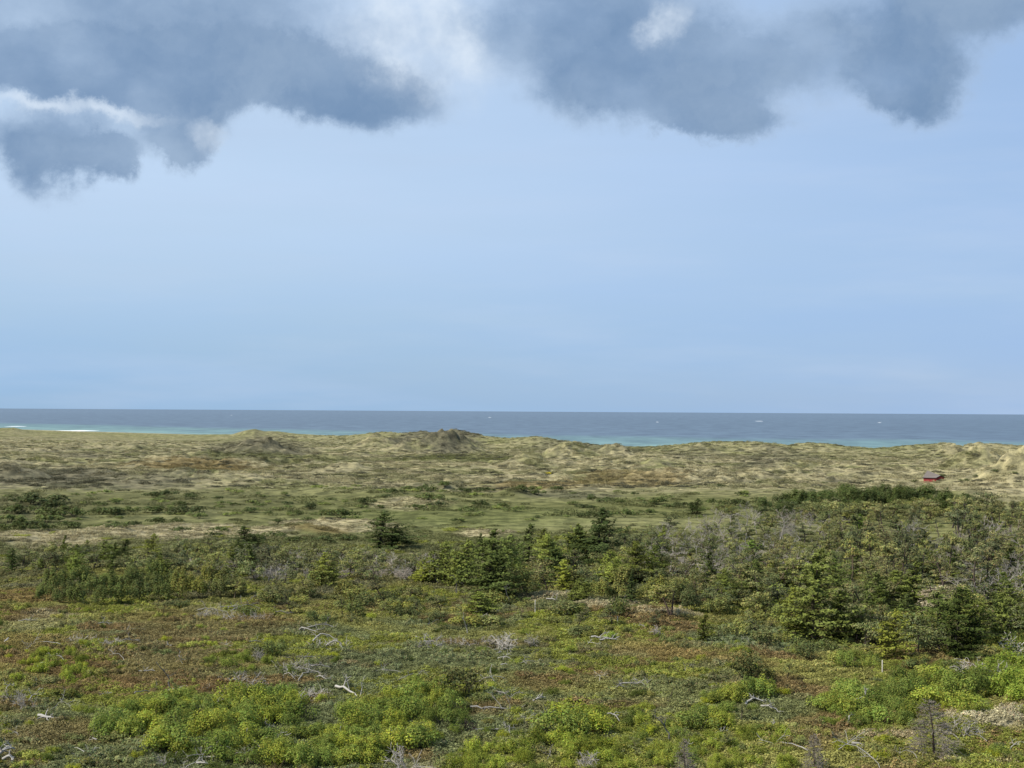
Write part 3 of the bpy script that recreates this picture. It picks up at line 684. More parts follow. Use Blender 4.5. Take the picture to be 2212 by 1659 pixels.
def hgt(dy, px): return px
def put_one(kind, protos, dx, dy, hpx, h0, name, label, cat, group=None, tint=(1, 1, 1), k=None, sq=1.0, rz=None):
    x, y, z = ground(dx, dy); sc = hpx * m_per(y) / h0
    return thing(name, protos[k if k is not None else random.randrange(len(protos))], (x, y, z - .05), (sc * sq, sc * sq, sc), random.uniform(0, 6.28) if rz is None else rz, label, cat, group, tint)

# the spruces one can tell apart: foot x, foot y, top y, form, width, tint, label
DG, LG, YG, MG = (.55, .68, .72), (1.35, 1.42, .95), (1.6, 1.6, .85), (.9, 1.0, .9)
for dx, by, ty, k, sq, tint, lb in [
    (1058, 1292, 1138, 3, 1.15, (.75, .85, .8), 'tall broad spruce with a bare trunk foot and heavy dark underside'),
    (1292, 1222, 1093, 0, 1.15, (.55, .68, .7), 'tallest dark spruce with a pointed leader above the wood'),
    (1240, 1218, 1130, 2, 1.4, (.75, .85, .8), 'thin topped spruce close beside the tallest dark spruce'),
    (1180, 1240, 1150, 1, 1.0, LG, 'light green cone shaped spruce between the broad and the tallest spruces'),
    (1312, 1268, 1186, 1, .95, LG, 'light green young spruce at the foot of the tallest dark spruce'),
    (1216, 1278, 1205, 2, 1.1, YG, 'small bright yellow green spruce among grey twigs'),
    (1100, 1245, 1150, 0, 1.1, MG, 'mid green spruce tucked behind the broad dark bellied spruce'),
    (1005, 1268, 1162, 1, 1.05, (1.1, 1.15, .9), 'dense green spruce at the open edge of the spruce clump'),
    (960, 1262, 1165, 1, 1.1, (1.0, 1.05, .85), 'ragged green spruce at the end of the clump beside grey twigs'),
    (910, 1262, 1205, 1, .9, YG, 'small yellow green spruce in front of the pale leafless thicket'),
    (1140, 1215, 1128, 2, 1.2, MG, 'slender spruce with a thin leader behind the clump'),
    (1370, 1262, 1165, 1, 1.1, (.8, .82, .6), 'bushy brownish green spruce over the leaning white trunk'),
    (1410, 1240, 1175, 1, 1.1, (.7, .8, .7), 'squat dark spruce behind the bushy brownish spruce'),
    (820, 1188, 1105, 1, 1.6, (.5, .6, .68), 'lone blackish broad spruce above the leafless grey thicket'),
    (525, 1188, 1134, 1, 1.6, (.5, .6, .62), 'dark spruce with flat side branches on the pale grass ridge'),
    (25, 1238, 1182, 0, 1.15, (.45, .58, .6), 'small black green spruce alone beside the pale grass'),
    (268, 1222, 1163, 2, 1.3, (.42, .52, .52), 'narrow blackish spruce inside the green thicket'),
    (243, 1225, 1170, 0, 1.1, (.6, .68, .6), 'dark spruce leaning on the narrow blackish spruce'),
    (222, 1215, 1165, 1, 1.1, (.95, 1.05, .8), 'olive spruce on the landward end of the dark pair'),
    (330, 1205, 1150, 1, 1.0, (1.1, 1.1, .8), 'yellowish spruce past the dark pair beside the grass ridge'),
    (185, 1205, 1165, 1, 1.0, (1.0, 1.05, .8), 'small olive spruce on the thicket edge below the straw ridge'),
    (120, 1210, 1178, 0, 1.1, (.9, 1.0, .8), 'little green spruce standing in the straw coloured grass'),
    (695, 1268, 1190, 1, 1.0, (1.25, 1.25, .85), 'isolated yellow green spruce with a dense skirt on the heath edge'),
    (1620, 1226, 1162, 2, 1.2, (.85, 1.1, .7), 'narrow fresh green spruce alone among leafless grey trees'),
    (1505, 1112, 1075, 1, 1.4, (.5, .62, .6), 'wind shaped dark spruce out on the green flat'),
    (1755, 1388, 1185, 3, 1.0, (.95, 1.0, .8), 'largest spruce in front of the wood with layered drooping boughs'),
    (1810, 1392, 1270, 1, 1.0, (.8, .85, .7), 'half hidden olive spruce leaning against the largest spruce'),
    (1705, 1375, 1265, 1, 1.0, (1.1, 1.1, .75), 'light olive spruce on the near flank of the largest spruce'),
    (1930, 1425, 1312, 1, .95, (1.35, 1.3, .75), 'golden green cone shaped spruce next to the blackish one'),
    (2062, 1425, 1262, 1, .95, (.5, .6, .5), 'big blackish spruce with a deep shaded side behind green shrubs'),
    (2110, 1400, 1300, 0, 1.2, (.75, .8, .6), 'olive spruce behind the big blackish spruce'),
    (1890, 1350, 1265, 0, 1.2, (.6, .68, .55), 'dark pointed spruce beside the sandy blowout'),
    (1830, 1110, 1078, 0, 1.2, (.6, .7, .6), 'small dark spruce poking out of the far dark stand'),
    (1855, 1150, 1108, 2, 1.3, (.7, .95, .55), 'rich green young spruce on the slope below the far stand'),
    (1430, 1190, 1135, 0, 1.2, (1.1, 1.15, .8), 'pale green spruce at the seaward edge of the wood'),
    (1670, 1270, 1205, 1, 1.0, (1.2, 1.2, .7), 'light topped spruce with a white dead stem beside it'),
    (1517, 1390, 1325, 2, 1.3, (.75, .8, .55), 'small two-tiered spruce standing on the grey green mat'),
    (2195, 1350, 1280, 1, 1.1, (.7, .75, .6), 'dark spruce under the bare trunks at the wood corner'),
    (1560, 1300, 1225, 1, 1.1, (.95, 1.0, .75), 'rounded olive spruce above the flat topped tree'),
    (1250, 1300, 1245, 1, 1.2, (1.0, 1.05, .75), 'wide green spruce on the front edge of the wood'),
    (1030, 1330, 1275, 1, 1.5, (1.15, 1.25, .8), 'low wide fresh green spruce in front of the broad one'),
    (1965, 1392, 1325, 1, 1.0, (.75, .82, .6), 'dark spruce down slope of the sandy blowout')]:
    if max(tint) < .9: tint = tuple(.72 * q for q in tint)
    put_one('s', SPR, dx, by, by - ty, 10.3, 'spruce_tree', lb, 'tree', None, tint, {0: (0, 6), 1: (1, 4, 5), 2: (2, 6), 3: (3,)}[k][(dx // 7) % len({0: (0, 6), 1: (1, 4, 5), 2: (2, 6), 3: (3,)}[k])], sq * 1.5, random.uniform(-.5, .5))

rng = np.random.default_rng(5)
LANDMARKS = [(1755, 1385, 'largest spruce'), (1292, 1222, 'tallest dark spruce'), (1058, 1292, 'broad dark bellied spruce'), (820, 1188, 'lone blackish spruce'), (525, 1188, 'spruce on the grass ridge'), (25, 1238, 'small black spruce'),
             (268, 1222, 'narrow blackish spruce'), (695, 1268, 'isolated yellow green spruce'), (1620, 1226, 'narrow fresh green spruce'), (1505, 1112, 'wind shaped dark spruce'), (1930, 1425, 'golden green spruce'), (2062, 1425, 'big blackish spruce'),
             (2020, 1280, 'sandy blowout'), (1447, 1336, 'flat topped pine'), (1334, 1354, 'pale wooden post'), (106, 1558, 'straight white log'), (95, 1446, 'curved white branch'), (483, 1530, 'hooked white branch'), (700, 1395, 'bleached brushwood tangle'), (755, 1506, 'slanting white trunk'),
             (930, 1394, 'log jam'), (1305, 1384, 'white log pile'), (1000, 1508, 'large dark juniper'), (1612, 1476, 'blackish upright juniper'), (1065, 1537, 'longest pale log'), (1008, 1584, 'black uprooted stump'), (1632, 1527, 'arched white branch'), (1857, 1552, 'white forked snag'), (2018, 1640, 'tall dead conifer'), (1760, 1675, 'smaller dead conifer'),
             (2108, 1474, 'silvery dead bush'), (2195, 1425, 'bleached corner tree'), (170, 1390, 'grey twig mound'), (470, 1335, 'grey brushwood heap'), (735, 1600, 'upright white stump'), (474, 1646, 'straight white pole'), (1370, 1486, 'grey log heap'), (368, 1492, 'dark bent stick'), (1446, 1602, 'dark crooked branch'), (2002, 1205, 'pale dead trunk'), (1830, 1235, 'white fallen trunk'),
             (1850, 1100, 'far dark stand'), (300, 1300, 'rounded thicket'), (2020, 1041, 'red hut'), (560, 985, 'dark rounded dune'), (965, 970, 'tall grey dune'), (900, 1092, 'sandy grass knoll'), (75, 1090, 'tallest flat bush'), (870, 1245, 'bleached thicket'), (1110, 1065, 'low grey dune'), (1670, 1270, 'light topped spruce'), (1855, 1150, 'rich green young spruce')]
_lm = np.array([(a, b) for a, b, c in LANDMARKS])
def describe(base, dx, dy, tint, rel):
    """base label plus what sets this one apart: size, tone and the thing it grows beside"""
    w = []
    if rel > 1.12: w.append('tall')
    elif rel < .86: w.append('stunted')
    t = sum(tint) / 3
    if t > 1.08: w.append('light')
    elif t < .78: w.append('dark')
    k = int(np.argmin((_lm[:, 0] - dx) ** 2 + (2.5 * (_lm[:, 1] - dy)) ** 2)); lm = LANDMARKS[k][2]
    words = (' '.join([q for q in w if q not in base]) + ' ' + base).split()
    return ' '.join((words + ('near the ' + lm).split()) if len(words) + 2 + len(lm.split()) <= 16 else words[:16])
def fill(poly, n, protos, name, hpx, h0, labels, cat, group, tints, mind=0, hj=.25, wide=(.9, 1.25), drop=.08, metric=None):
    pts = sample(poly, n, rng, mind)
    # leave the sandy blowout and the strip of pale grass open
    pts = [p for p in pts if ((p[0] - 2010) / 36) ** 2 + ((p[1] - 1316) / 38) ** 2 > 1 and ((p[0] - 2150) / 85) ** 2 + ((p[1] - 1566) / 20) ** 2 > 1 and ((p[0] - 1370) / 130) ** 2 + ((p[1] - 1335) / 15) ** 2 > 1 and ((p[0] - 1180) / 70) ** 2 + ((p[1] - 1306) / 14) ** 2 > 1]
    if not pts: return
    G = ground_many(pts)
    for (px, py), g in zip(pts, G):
        k = rng.integers(len(protos)); t = np.array(tints[rng.integers(len(tints))], float) * rng.uniform(.85, 1.15)
        h = metric if metric else hpx * m_per(g[1]); sc = h / h0 * rng.uniform(1 - hj, 1 + hj); w = sc * rng.uniform(*wide)
        thing(name, protos[k], (g[0], g[1], g[2] - drop), (w, w, sc), rng.uniform(0, 6.28), describe(labels[k % len(labels)], px, py, t, sc * h0 / h), cat, group, tuple(t))
OL = [(1, 1, 1), (1.1, 1.08, .9), (.75, .8, .85), (.6, .66, .68), (.9, .85, .9), (.7, .72, .7)]
GY = [(1, 1, 1), (1.15, 1.12, 1.1), (.8, .8, .8), (1.0, .95, .9)]
WOOD = [(1440, 1150), (1520, 1125), (1680, 1125), (1830, 1120), (2000, 1112), (2130, 1115), (2290, 1130), (2290, 1380), (2130, 1400), (1990, 1345), (1880, 1345), (1720, 1320), (1600, 1310), (1480, 1290), (1380, 1290), (1330, 1240)]
PL_ = ['wind-bent pine with clumped crown in the wood', 'leaning olive pine with a thin crown in the wood', 'crooked pine with a lopsided crown in the wood',
      'spindly pine with a small high crown in the wood', 'flat crowned olive pine in the wood', 'gnarled pine with sparse needle clumps in the wood']
PL = PL_
fill(WOOD, 250, PINE, 'pine_tree', 46, 5, PL, 'tree', 'pines of the wood behind the heath', OL, 13, metric=5.0)
fill([(1640, 1118), (1800, 1108), (2000, 1106), (2120, 1100), (2290, 1112), (2290, 1140), (2000, 1132), (1800, 1135), (1640, 1135)], 48, LOWP, 'low_pine', 0, 2.8, ['low pine below the far stand', 'bushy low pine below the far stand', 'ragged low pine below the far stand'], 'tree', 'low pines below the far stand', OL, 12, metric=4.2, wide=(1.0, 1.5))
fill([(1900, 1130), (2290, 1150), (2290, 1330), (2060, 1320), (1900, 1290), (1780, 1260), (1820, 1180)], 80, TALLP, 'pine_tree', 60, 5,
     [p.replace('in the wood', 'on a bare trunk') for p in PL], 'tree', 'tall trunked pines at the dense end of the wood', OL, 16, metric=7.8, wide=(.7, .95))
fill([(1440, 1150), (1640, 1130), (1830, 1140), (1800, 1240), (1700, 1280), (1540, 1270), (1380, 1230)], 85, BARE, 'leafless_tree', 40, 4.4, ['leafless grey tree with fine upswept twigs in the wood', 'leafless grey tree with a leaning forked crown in the wood',
     'leafless grey tree with sparse twigs in the wood', 'leafless grey tree with a rounded twiggy crown in the wood'], 'tree', 'leafless grey trees in the wood', GY, 9, metric=5.2)
fill([(1900, 1150), (2290, 1170), (2290, 1350), (2120, 1340), (1960, 1260)], 45, BARE, 'leafless_tree', 46, 4.4, ['tall leafless tree among the pine trunks'], 'tree', 'leafless trees among the tall pines', GY, 14, metric=6)
fill([(1180, 1215), (1330, 1160), (1440, 1170), (1400, 1280), (1250, 1310), (1120, 1290)], 34, LOWP, 'low_pine', 30, 2.8, ['low spreading pine between the spruces', 'bushy low pine between the spruces', 'ragged low pine between the spruces'], 'tree', 'low pines between the spruces', OL, 14, metric=3.4)
SML = ['ragged young spruce', 'bushy twin topped spruce', 'thin young spruce', 'layered young spruce', 'many topped bushy spruce', 'patchy half bare spruce', 'rounded young spruce']
fill([(950, 1240), (1000, 1205), (1200, 1195), (1400, 1195), (1500, 1290), (1350, 1315), (1150, 1305), (980, 1285)], 24, SPR, 'spruce_tree', 0, 10, [q + ' in the spruce clump' for q in SML], 'tree', 'young spruces of the clump', [(.85, .92, .75), (.6, .7, .65), (1.1, 1.1, .75), (.45, .54, .54)], 22, metric=5.2, hj=.5, wide=(1.2, 1.9))
fill([(1480, 1270), (1650, 1240), (1850, 1190), (2290, 1210), (2290, 1410), (2100, 1410), (1850, 1370), (1650, 1340), (1500, 1310)], 62, SPR, 'spruce_tree', 0, 10, [q + ' among the pines' for q in SML], 'tree', 'young spruces among the pines', [(.9, .95, .75), (.65, .75, .65), (.55, .62, .6)], 20, metric=5.2, hj=.45, wide=(1.2, 1.9))
fill([(60, 1240), (160, 1205), (420, 1195), (560, 1215), (640, 1250), (480, 1262), (200, 1262)], 16, SPR, 'spruce_tree', 0, 10, [q + ' behind the rounded thicket' for q in SML], 'tree', 'young spruces behind the thicket', [(.9, 1.0, .8), (.65, .72, .65), (1.1, 1.1, .8)], 20, metric=4.2, hj=.4, wide=(1.2, 1.9))
fill([(1100, 1300), (1350, 1300), (1480, 1320), (1700, 1370), (1850, 1400), (1850, 1380), (1600, 1320), (1350, 1270), (1100, 1270)], 20, ROUND, 'bushy_tree', 0, 3.6, ['bushy olive tree on the front edge of the wood', 'rounded olive tree on the front edge of the wood', 'spreading olive tree on the front edge of the wood', 'leafy olive tree on the front edge of the wood'], 'tree', 'bushy trees on the front edge of the wood', [(.95, .95, .85), (1.15, 1.1, .8), (.75, .8, .75)], 17, metric=3.4, wide=(.9, 1.3))
# scrub strip between the left thicket and the spruce clump
fill([(380, 1215), (560, 1195), (760, 1195), (960, 1215), (960, 1270), (760, 1255), (560, 1260), (400, 1250)], 42, BARES, 'leafless_bush', 22, 2.6, ['grey leafless bush in the scrub strip below the grass ridge', 'many stemmed grey bush in the scrub strip below the grass ridge', 'open twiggy grey bush in the scrub strip below the grass ridge'],
     'bush', 'grey leafless bushes of the scrub strip', GY, 18, metric=3.2)
fill([(30, 1215), (180, 1195), (420, 1190), (700, 1200), (900, 1220), (900, 1262), (600, 1262), (420, 1245), (60, 1250)], 80, LOWP, 'low_pine', 24, 2.8, ['low olive pine in the scrub strip', 'spreading low pine in the scrub strip', 'ragged low pine in the scrub strip'], 'tree', 'low pines of the scrub strip',
     [(.85, .9, .95), (1, 1, .9), (.75, .75, .85)], 14, metric=3.0)
for k, (dx, dy) in enumerate([(830, 1240), (860, 1248), (885, 1242), (845, 1228), (900, 1230), (872, 1258)]):
    put_one('b', BARE, dx, dy, 44, 4.4, 'leafless_tree', 'pale bleached leafless tree in the thicket under the blackish spruce', 'tree', 'bleached thicket under the blackish spruce', (1.35, 1.35, 1.4), sq=1.1)
# rounded green thicket on the left
TH = [(90, 1300), (130, 1305), (170, 1309), (215, 1309), (255, 1306), (300, 1304), (345, 1300), (390, 1297), (430, 1296), (470, 1293), (505, 1290), (110, 1285), (150, 1288), (200, 1288), (245, 1286), (290, 1284), (335, 1282),
      (375, 1280), (415, 1277), (455, 1276), (180, 1272), (230, 1270), (280, 1268), (325, 1268), (370, 1265), (140, 1274), (490, 1275)]
for i, (dx, dy) in enumerate(TH):
    t = (.95, .9, .65) if 380 < dx < 460 else ((.65, .66, .65) if dx > 460 else (.72, .8, .62))
    put_one('r', ROUND, dx, dy, 50 * rng.uniform(.75, 1.15), 3.6, 'thicket_tree', ['rounded olive tree', 'bushy dark green tree', 'broad olive tree', 'dense upright tree'][i % 4] + ' in the %s of the low thicket, %s' % ('front row' if i < 11 else ('middle row' if i < 20 else 'back row'), 'brownish end' if dx > 370 else ('middle' if dx > 230 else 'open end')), 'tree', 'trees of the rounded thicket on the heath', t, i % 4, 1.0)
# the far dark stand
ST = [(1700 + 24 * i + rng.uniform(-6, 6), 1098 - 20 * math.sin(min(1, i / 9) * 1.5) + j * 9 + rng.uniform(-3, 3) + max(0, i - 9) * 2.6) for i in range(17) for j in range(3)]
for i, (dx, dy) in enumerate(ST):
    put_one('r', ROUND, dx, dy, 33 * rng.uniform(.8, 1.12), 3.6, 'stand_tree', ' '.join([['dark evergreen', 'blackish bushy evergreen', 'broad dark evergreen', 'upright dark evergreen'][i % 4], ('in the %s of the far stand' % ('seaward row', 'middle row', 'landward row')[i % 3]), ('at its open end' if i < 15 else ('in its tall middle' if i < 33 else 'at its tapering end'))]), 'tree', 'evergreens of the far dark stand', tuple(np.array((.5, .6, .52)) * rng.uniform(.75, 1.2)), i % 4, 1.65)
put_one('r', ROUND, 1650, 1104, 36, 3.6, 'stand_tree', 'dark round evergreen standing apart from the end of the far stand', 'tree', None, (.5, .6, .6), 1, 1.1)
put_one('r', ROUND, 1690, 1108, 20, 3.6, 'stand_tree', 'small dark evergreen between the lone round one and the far stand', 'tree', None, (.5, .6, .6), 2, 1.3)
fill([(350, 1300), (560, 1285), (800, 1275), (1000, 1300), (1200, 1315), (1500, 1345), (1800, 1405), (2080, 1440), (2080, 1470), (1600, 1410), (1200, 1370), (800, 1345), (350, 1330)], 75, SCRUB, 'edge_bush', 0, 1.35, ['olive bush between heath and wood', 'dark bush between heath and wood', 'ragged bush between heath and wood', 'spreading bush between heath and wood', 'rounded bush between heath and wood'], 'bush', 'bushes between heath and wood', [(1, 1, .85), (.7, .75, .7), (1.2, 1.15, .8), (.55, .6, .55)], 18, metric=1.7, hj=.45, wide=(.9, 1.5))
fill([(350, 1300), (560, 1285), (800, 1275), (1000, 1300), (1200, 1315), (1500, 1345), (1800, 1405), (1600, 1400), (1200, 1360), (800, 1345), (350, 1330)], 26, PINE, 'young_pine', 0, 4.8, ['scraggy young pine between heath and wood'], 'tree', 'young pines between heath and wood', OL, 26, metric=3.2, hj=.35, wide=(.8, 1.1))
# flat topped tree and bushes of the wood's front edge
x, y, z = ground(1447, 1336)
r2 = np.random.default_rng(77); wd = []; lob = []; sc = m_per(y)
for s_, hh in ((-1, 60), (1, 64)):
    pts, d_ = bend((0, 0, -.2), (s_ * .22, .1, 1), hh * sc * .95, r2, 6, .08); wd.append(tube(pts, np.linspace(.22, .07, 6), 6))
    for q in range(6):
        e, _ = bend(pts[-1 - q % 2], (r2.uniform(-1, 1) - .4, r2.uniform(-1, 1), .12), 30 * sc, r2, 4, .1); wd.append(tube(e, np.linspace(.07, .03, 4), 4)); lob.append((*e[-1], 16 * sc, 12 * sc, 3 * sc)); lob.append((*e[2], 10 * sc, 10 * sc, 2.5 * sc))
thing('flat_topped_pine', [('crown', mk('crown', leafy(lob, 900, .16, r2), M['scrub'])), ('trunk', mk('trunk', wd, M['bark']))], (x, y, z), 1, 0, 'flat topped pine on two dark forked stems above pale grass', 'tree', None, (.85, .78, .75))
fill([(1330, 1300), (1480, 1310), (1600, 1325), (1720, 1360), (1860, 1400), (2000, 1420), (2080, 1430), (2080, 1405), (1900, 1370), (1720, 1335), (1560, 1300), (1400, 1285)], 40, LOWP, 'low_pine', 30, 2.8,
     ['low olive pine on the front edge of the wood', 'bushy low pine on the front edge of the wood', 'ragged low pine on the front edge of the wood'], 'tree', 'low pines along the front edge of the wood', OL, 16, metric=3.3)
# dark bushes dotted over the green flats
FB = [(75, 1090, 26), (40, 1110, 20), (110, 1100, 18), (215, 1092, 10), (250, 1088, 10), (330, 1075, 16), (388, 1092, 14), (360, 1072, 12), (340, 1108, 20), (400, 1108, 20), (160, 1118, 22), (100, 1128, 18), (130, 1116, 26), (220, 1110, 16), (240, 1112, 18), (280, 1105, 14),
      (480, 1090, 8), (505, 1092, 9), (560, 1093, 9), (410, 1078, 12), (470, 1078, 9), (620, 1090, 10), (540, 1108, 12), (580, 1112, 10), (640, 1112, 12), (670, 1100, 14), (700, 1108, 10), (720, 1112, 14), (735, 1120, 20), (600, 1128, 9), (665, 1125, 10),
      (850, 1068, 14), (880, 1060, 14), (920, 1062, 18), (960, 1052, 12), (1000, 1063, 10), (1050, 1062, 12), (790, 1090, 14), (820, 1098, 10), (925, 1080, 16), (945, 1095, 12), (900, 1100, 12), (1010, 1105, 12), (1040, 1095, 16), (1085, 1098, 14), (1110, 1105, 12), (985, 1128, 8),
      (1200, 1060, 12), (1130, 1060, 14), (1160, 1070, 14), (1280, 1082, 12), (1310, 1085, 12), (1340, 1088, 10), (1240, 1090, 10), (1260, 1098, 12), (1420, 1090, 14), (1440, 1098, 10), (1475, 1095, 12), (1540, 1090, 12), (1560, 1100, 12), (1590, 1092, 16), (1370, 1070, 8), (1555, 1052, 8), (1600, 1070, 10),
      (1350, 1118, 18), (1310, 1115, 14), (1270, 1118, 16), (1400, 1112, 14), (60, 1140, 20), (30, 1145, 22), (90, 1148, 20), (150, 1140, 16), (250, 1140, 16), (290, 1138, 14), (340, 1132, 16), (380, 1128, 14), (430, 1120, 12), (475, 1150, 14), (460, 1158, 12), (390, 1150, 12),
      (640, 1172, 14), (590, 1160, 14), (560, 1165, 12), (700, 1172, 16), (750, 1168, 14), (880, 1180, 16), (20, 1128, 18)]
for i, (dx, dy, h) in enumerate(FB):
    put_one('d', DARKB, dx, dy, h * rng.uniform(.95, 1.25), 1.5, 'flat_bush', describe(['dark rounded bush dotted on the green flat', 'dark spreading bush dotted on the green flat', 'dark ragged bush dotted on the green flat'][i % 3], dx, dy, (1, 1, 1), 1), 'bush', 'dark bushes on the green flats', tuple(np.array((.46, .53, .52)) * rng.uniform(.7, 1.25)), i % 3, rng.uniform(1.2, 1.9))
fill([(-60, 1068), (400, 1062), (800, 1050), (1300, 1060), (1650, 1060), (1620, 1120), (1300, 1130), (900, 1130), (500, 1130), (-60, 1150)], 110, DARKB, 'flat_bush', 8, 1.5, ['small green bush scattered over the grass flat', 'small low bush scattered over the grass flat', 'small ragged bush scattered over the grass flat'],
     'bush', 'small bushes over the grass flats', [(1, 1.1, .9), (.8, .9, .85)], 12, wide=(1.3, 2.0))
for dx, dy, h, lb in [(2035, 1031, 8, 'dark bush draped behind the roof of the red hut'), (1975, 1042, 7, 'grey bush in front of the red hut wall'), (1945, 1046, 6, 'low grey bush past the end of the red hut'), (2085, 1040, 8, 'dark bush on the dune slope beside the red hut'), (2110, 1030, 6, 'small dark bush up the dune from the red hut'),
                      (2150, 1020, 6, 'dark bush higher on the big yellow dune'), (2190, 1024, 6, 'low dark bush at the shoulder of the yellow dune'), (1880, 1041, 5, 'tiny dark bush on the pale slope before the hut'), (2050, 1076, 6, 'low dark bush between the hut and the stand'), (1780, 1045, 5, 'tiny bush behind the top of the far stand'),
                      (1640, 1043, 5, 'tiny dark bush on the brown dune flat'), (2090, 985, 4, 'speck of dark bush on the dune crest')]:
    put_one('d', DARKB, dx, dy, h, 1.5, 'dune_bush', lb, 'bush', 'bushes on the dunes by the hut', (.6, .66, .7), None, 1.7)
x, y, z = ground(2020, 1027)
put_one('d', DARKB, 1185, 1025, 5, 1.5, 'gorse_bush', 'gorse bush in yellow flower on the dunes', 'bush', None, (4.5, 3.6, .4), 0, 1.8)

# foreground shrubs
BR = [(1, 1, 1), (1.15, 1.1, .9), (.85, .92, 1), (.6, .68, .75), (1.12, 1.1, .85), (.75, .82, .85)]
SL = ['bright green leafy shrub', 'fresh green spreading shrub', 'vivid green mounded shrub', 'leafy yellow green shrub', 'dense green rounded shrub']
UNDER = []
def shr(poly, n, where, group, tints=BR, metric=1.5, mind=16, protos=SHRUB, sl=SL, name='green_shrub', wide=(.75, 1.15)):
    extra = int(n * .75); n = int(n * .78); mind *= .72; metric *= .95
    ep = sample(poly, extra, rng, 0)
    for (ax, ay), g in zip(ep, ground_many(ep)): UNDER.append((g, metric / 1.35 * rng.uniform(.45, 1.0), np.array(tints[rng.integers(len(tints))]) * rng.uniform(.6, 1.1)))
    if len(tints) < 4: tints = [tuple(np.array(t) * q) for t in tints for q in (1, .65, 1.1)]
    fill(poly, n, protos, name, 0, 1.35, [s_ + ' ' + where for s_ in sl], 'shrub', group, tints, mind, metric=metric, hj=.42, wide=wide, drop=.05)
shr([(190, 1580), (230, 1550), (330, 1535), (420, 1530), (520, 1535), (640, 1540), (650, 1580), (520, 1600), (420, 1612), (300, 1605), (210, 1605)], 48, 'in the long shrub bank', 'shrubs of the long green bank', metric=2.1)
shr([(490, 1525), (640, 1525), (650, 1570), (520, 1570)], 16, 'at the high end of the long bank', 'shrubs at the high end of the bank', metric=2.3)
shr([(540, 1512), (620, 1512), (625, 1522), (540, 1522)], 6, 'behind the long bank beside dead brushwood', 'dark green shrubs behind the bank', [(.7, .82, .9)], 2.0, 20)
shr([(280, 1615), (430, 1625), (560, 1600), (740, 1590), (760, 1670), (560, 1660), (380, 1645)], 36, 'on the heath below the long bank', 'shrubs below the long bank', metric=1.8)
shr([(740, 1540), (850, 1500), (960, 1500), (1010, 1540), (990, 1600), (900, 1620), (760, 1670), (730, 1600)], 50, 'in the broad patch by the black root', 'shrubs of the patch by the black root', metric=1.95)
shr([(960, 1640), (1080, 1615), (1200, 1605), (1310, 1615), (1360, 1670), (960, 1680)], 38, 'in the yellowish patch past the black root', 'yellowish shrubs past the black root', [(1.12, 1.12, .85), (1.0, 1.02, .85)], 1.4)
shr([(1215, 1560), (1290, 1555), (1290, 1600), (1220, 1600)], 8, 'beside the bent dark stick', 'shrubs beside the bent stick', metric=2.3)
shr([(1360, 1570), (1480, 1560), (1500, 1670), (1350, 1660)], 20, 'around the dark crooked branch', 'shrubs around the crooked branch', metric=1.4)
shr([(1480, 1520), (1560, 1500), (1660, 1495), (1650, 1520), (1560, 1580), (1480, 1590)], 22, 'by the arched white branch', 'shrubs by the arched white branch', metric=1.95)
shr([(1770, 1520), (1850, 1500), (1980, 1470), (2110, 1475), (2120, 1540), (2000, 1570), (1880, 1580), (1780, 1570)], 44, 'around the white standing snag', 'shrubs around the white snag', [(.85, .92, 1), (1, 1, .9), (.75, .85, .9)], 2.2)
shr([(2110, 1460), (2260, 1420), (2260, 1520), (2120, 1520)], 22, 'in the tall shrub belt at the corner of the wood', 'shrubs at the corner of the wood', [(1, 1.1, .9)], 2.4, 14)
shr([(1790, 1430), (1900, 1420), (1900, 1450), (1790, 1450)], 8, 'under the golden green spruce', 'shrubs under the golden spruce', metric=1.7)
shr([(1470, 1600), (1700, 1580), (1720, 1670), (1460, 1670)], 24, 'on the rusty heath by the dead conifer', 'shrubs by the dead conifer', [(1.05, 1.06, .85)], 1.2)
shr([(60, 1420), (180, 1400), (230, 1440), (180, 1480), (20, 1480)], 22, 'on the brown heath by the curved white branch', 'shrubs by the curved branch', [(.95, .98, .8), (1.2, 1.15, .8)], 1.3)
shr([(430, 1420), (560, 1400), (600, 1440), (520, 1460)], 10, 'in front of the heath pines', 'shrubs in front of the heath pines', [(.9, .95, .9)], 1.3)
M['shrub_small'] = mat_leaf('small_shrub_leaf', (.26, .295, .062), 0, .3, True)
def recoat(me): q = me.copy(); q.materials.clear(); q.materials.append(M['shrub_small']); return q
scatter('low_shrub_growth', np.array([u[0] for u in UNDER]), [u[1] for u in UNDER], np.array([u[2] for u in UNDER]), [recoat(p[0][1]) for p in SHRUB], 'low leafy growth filling the gaps between the green shrubs')
# smaller yellow green shrubs all over the heath
fill([(-60, 1325), (500, 1320), (900, 1290), (1350, 1345), (1700, 1400), (2100, 1450), (2290, 1540), (2290, 1680), (-60, 1680)], 260, SHRUB, 'heath_shrub', 0, 1.35, ['small yellow green shrub growing out of the heather', 'low straggly green shrub growing out of the heather', 'small bright shrub growing out of the heather', 'little leafy shrub growing out of the heather', 'compact small shrub growing out of the heather'], 'shrub', 'small shrubs over the heath',
     [(1.1, 1.08, .8), (.9, .92, .85), (1.25, 1.18, .65), (.65, .7, .75), (.5, .55, .55)], 16, metric=.8, hj=.45, wide=(.9, 1.6))
fill([(-60, 1325), (500, 1320), (900, 1300), (1350, 1345), (1700, 1400), (2100, 1450), (2290, 1540), (2290, 1680), (-60, 1680)], 110, SCRUB, 'heath_bush', 0, 1.35, ['low olive bush on the open heath', 'dark juniper like bush on the open heath', 'ragged olive bush on the open heath', 'flat spreading bush on the open heath', 'small rounded bush on the open heath'], 'bush', 'olive bushes over the heath',
     [(1, 1, .9), (.8, .85, .8), (1.2, 1.1, .8)], 24, metric=1.0, hj=.4, wide=(.9, 1.5))
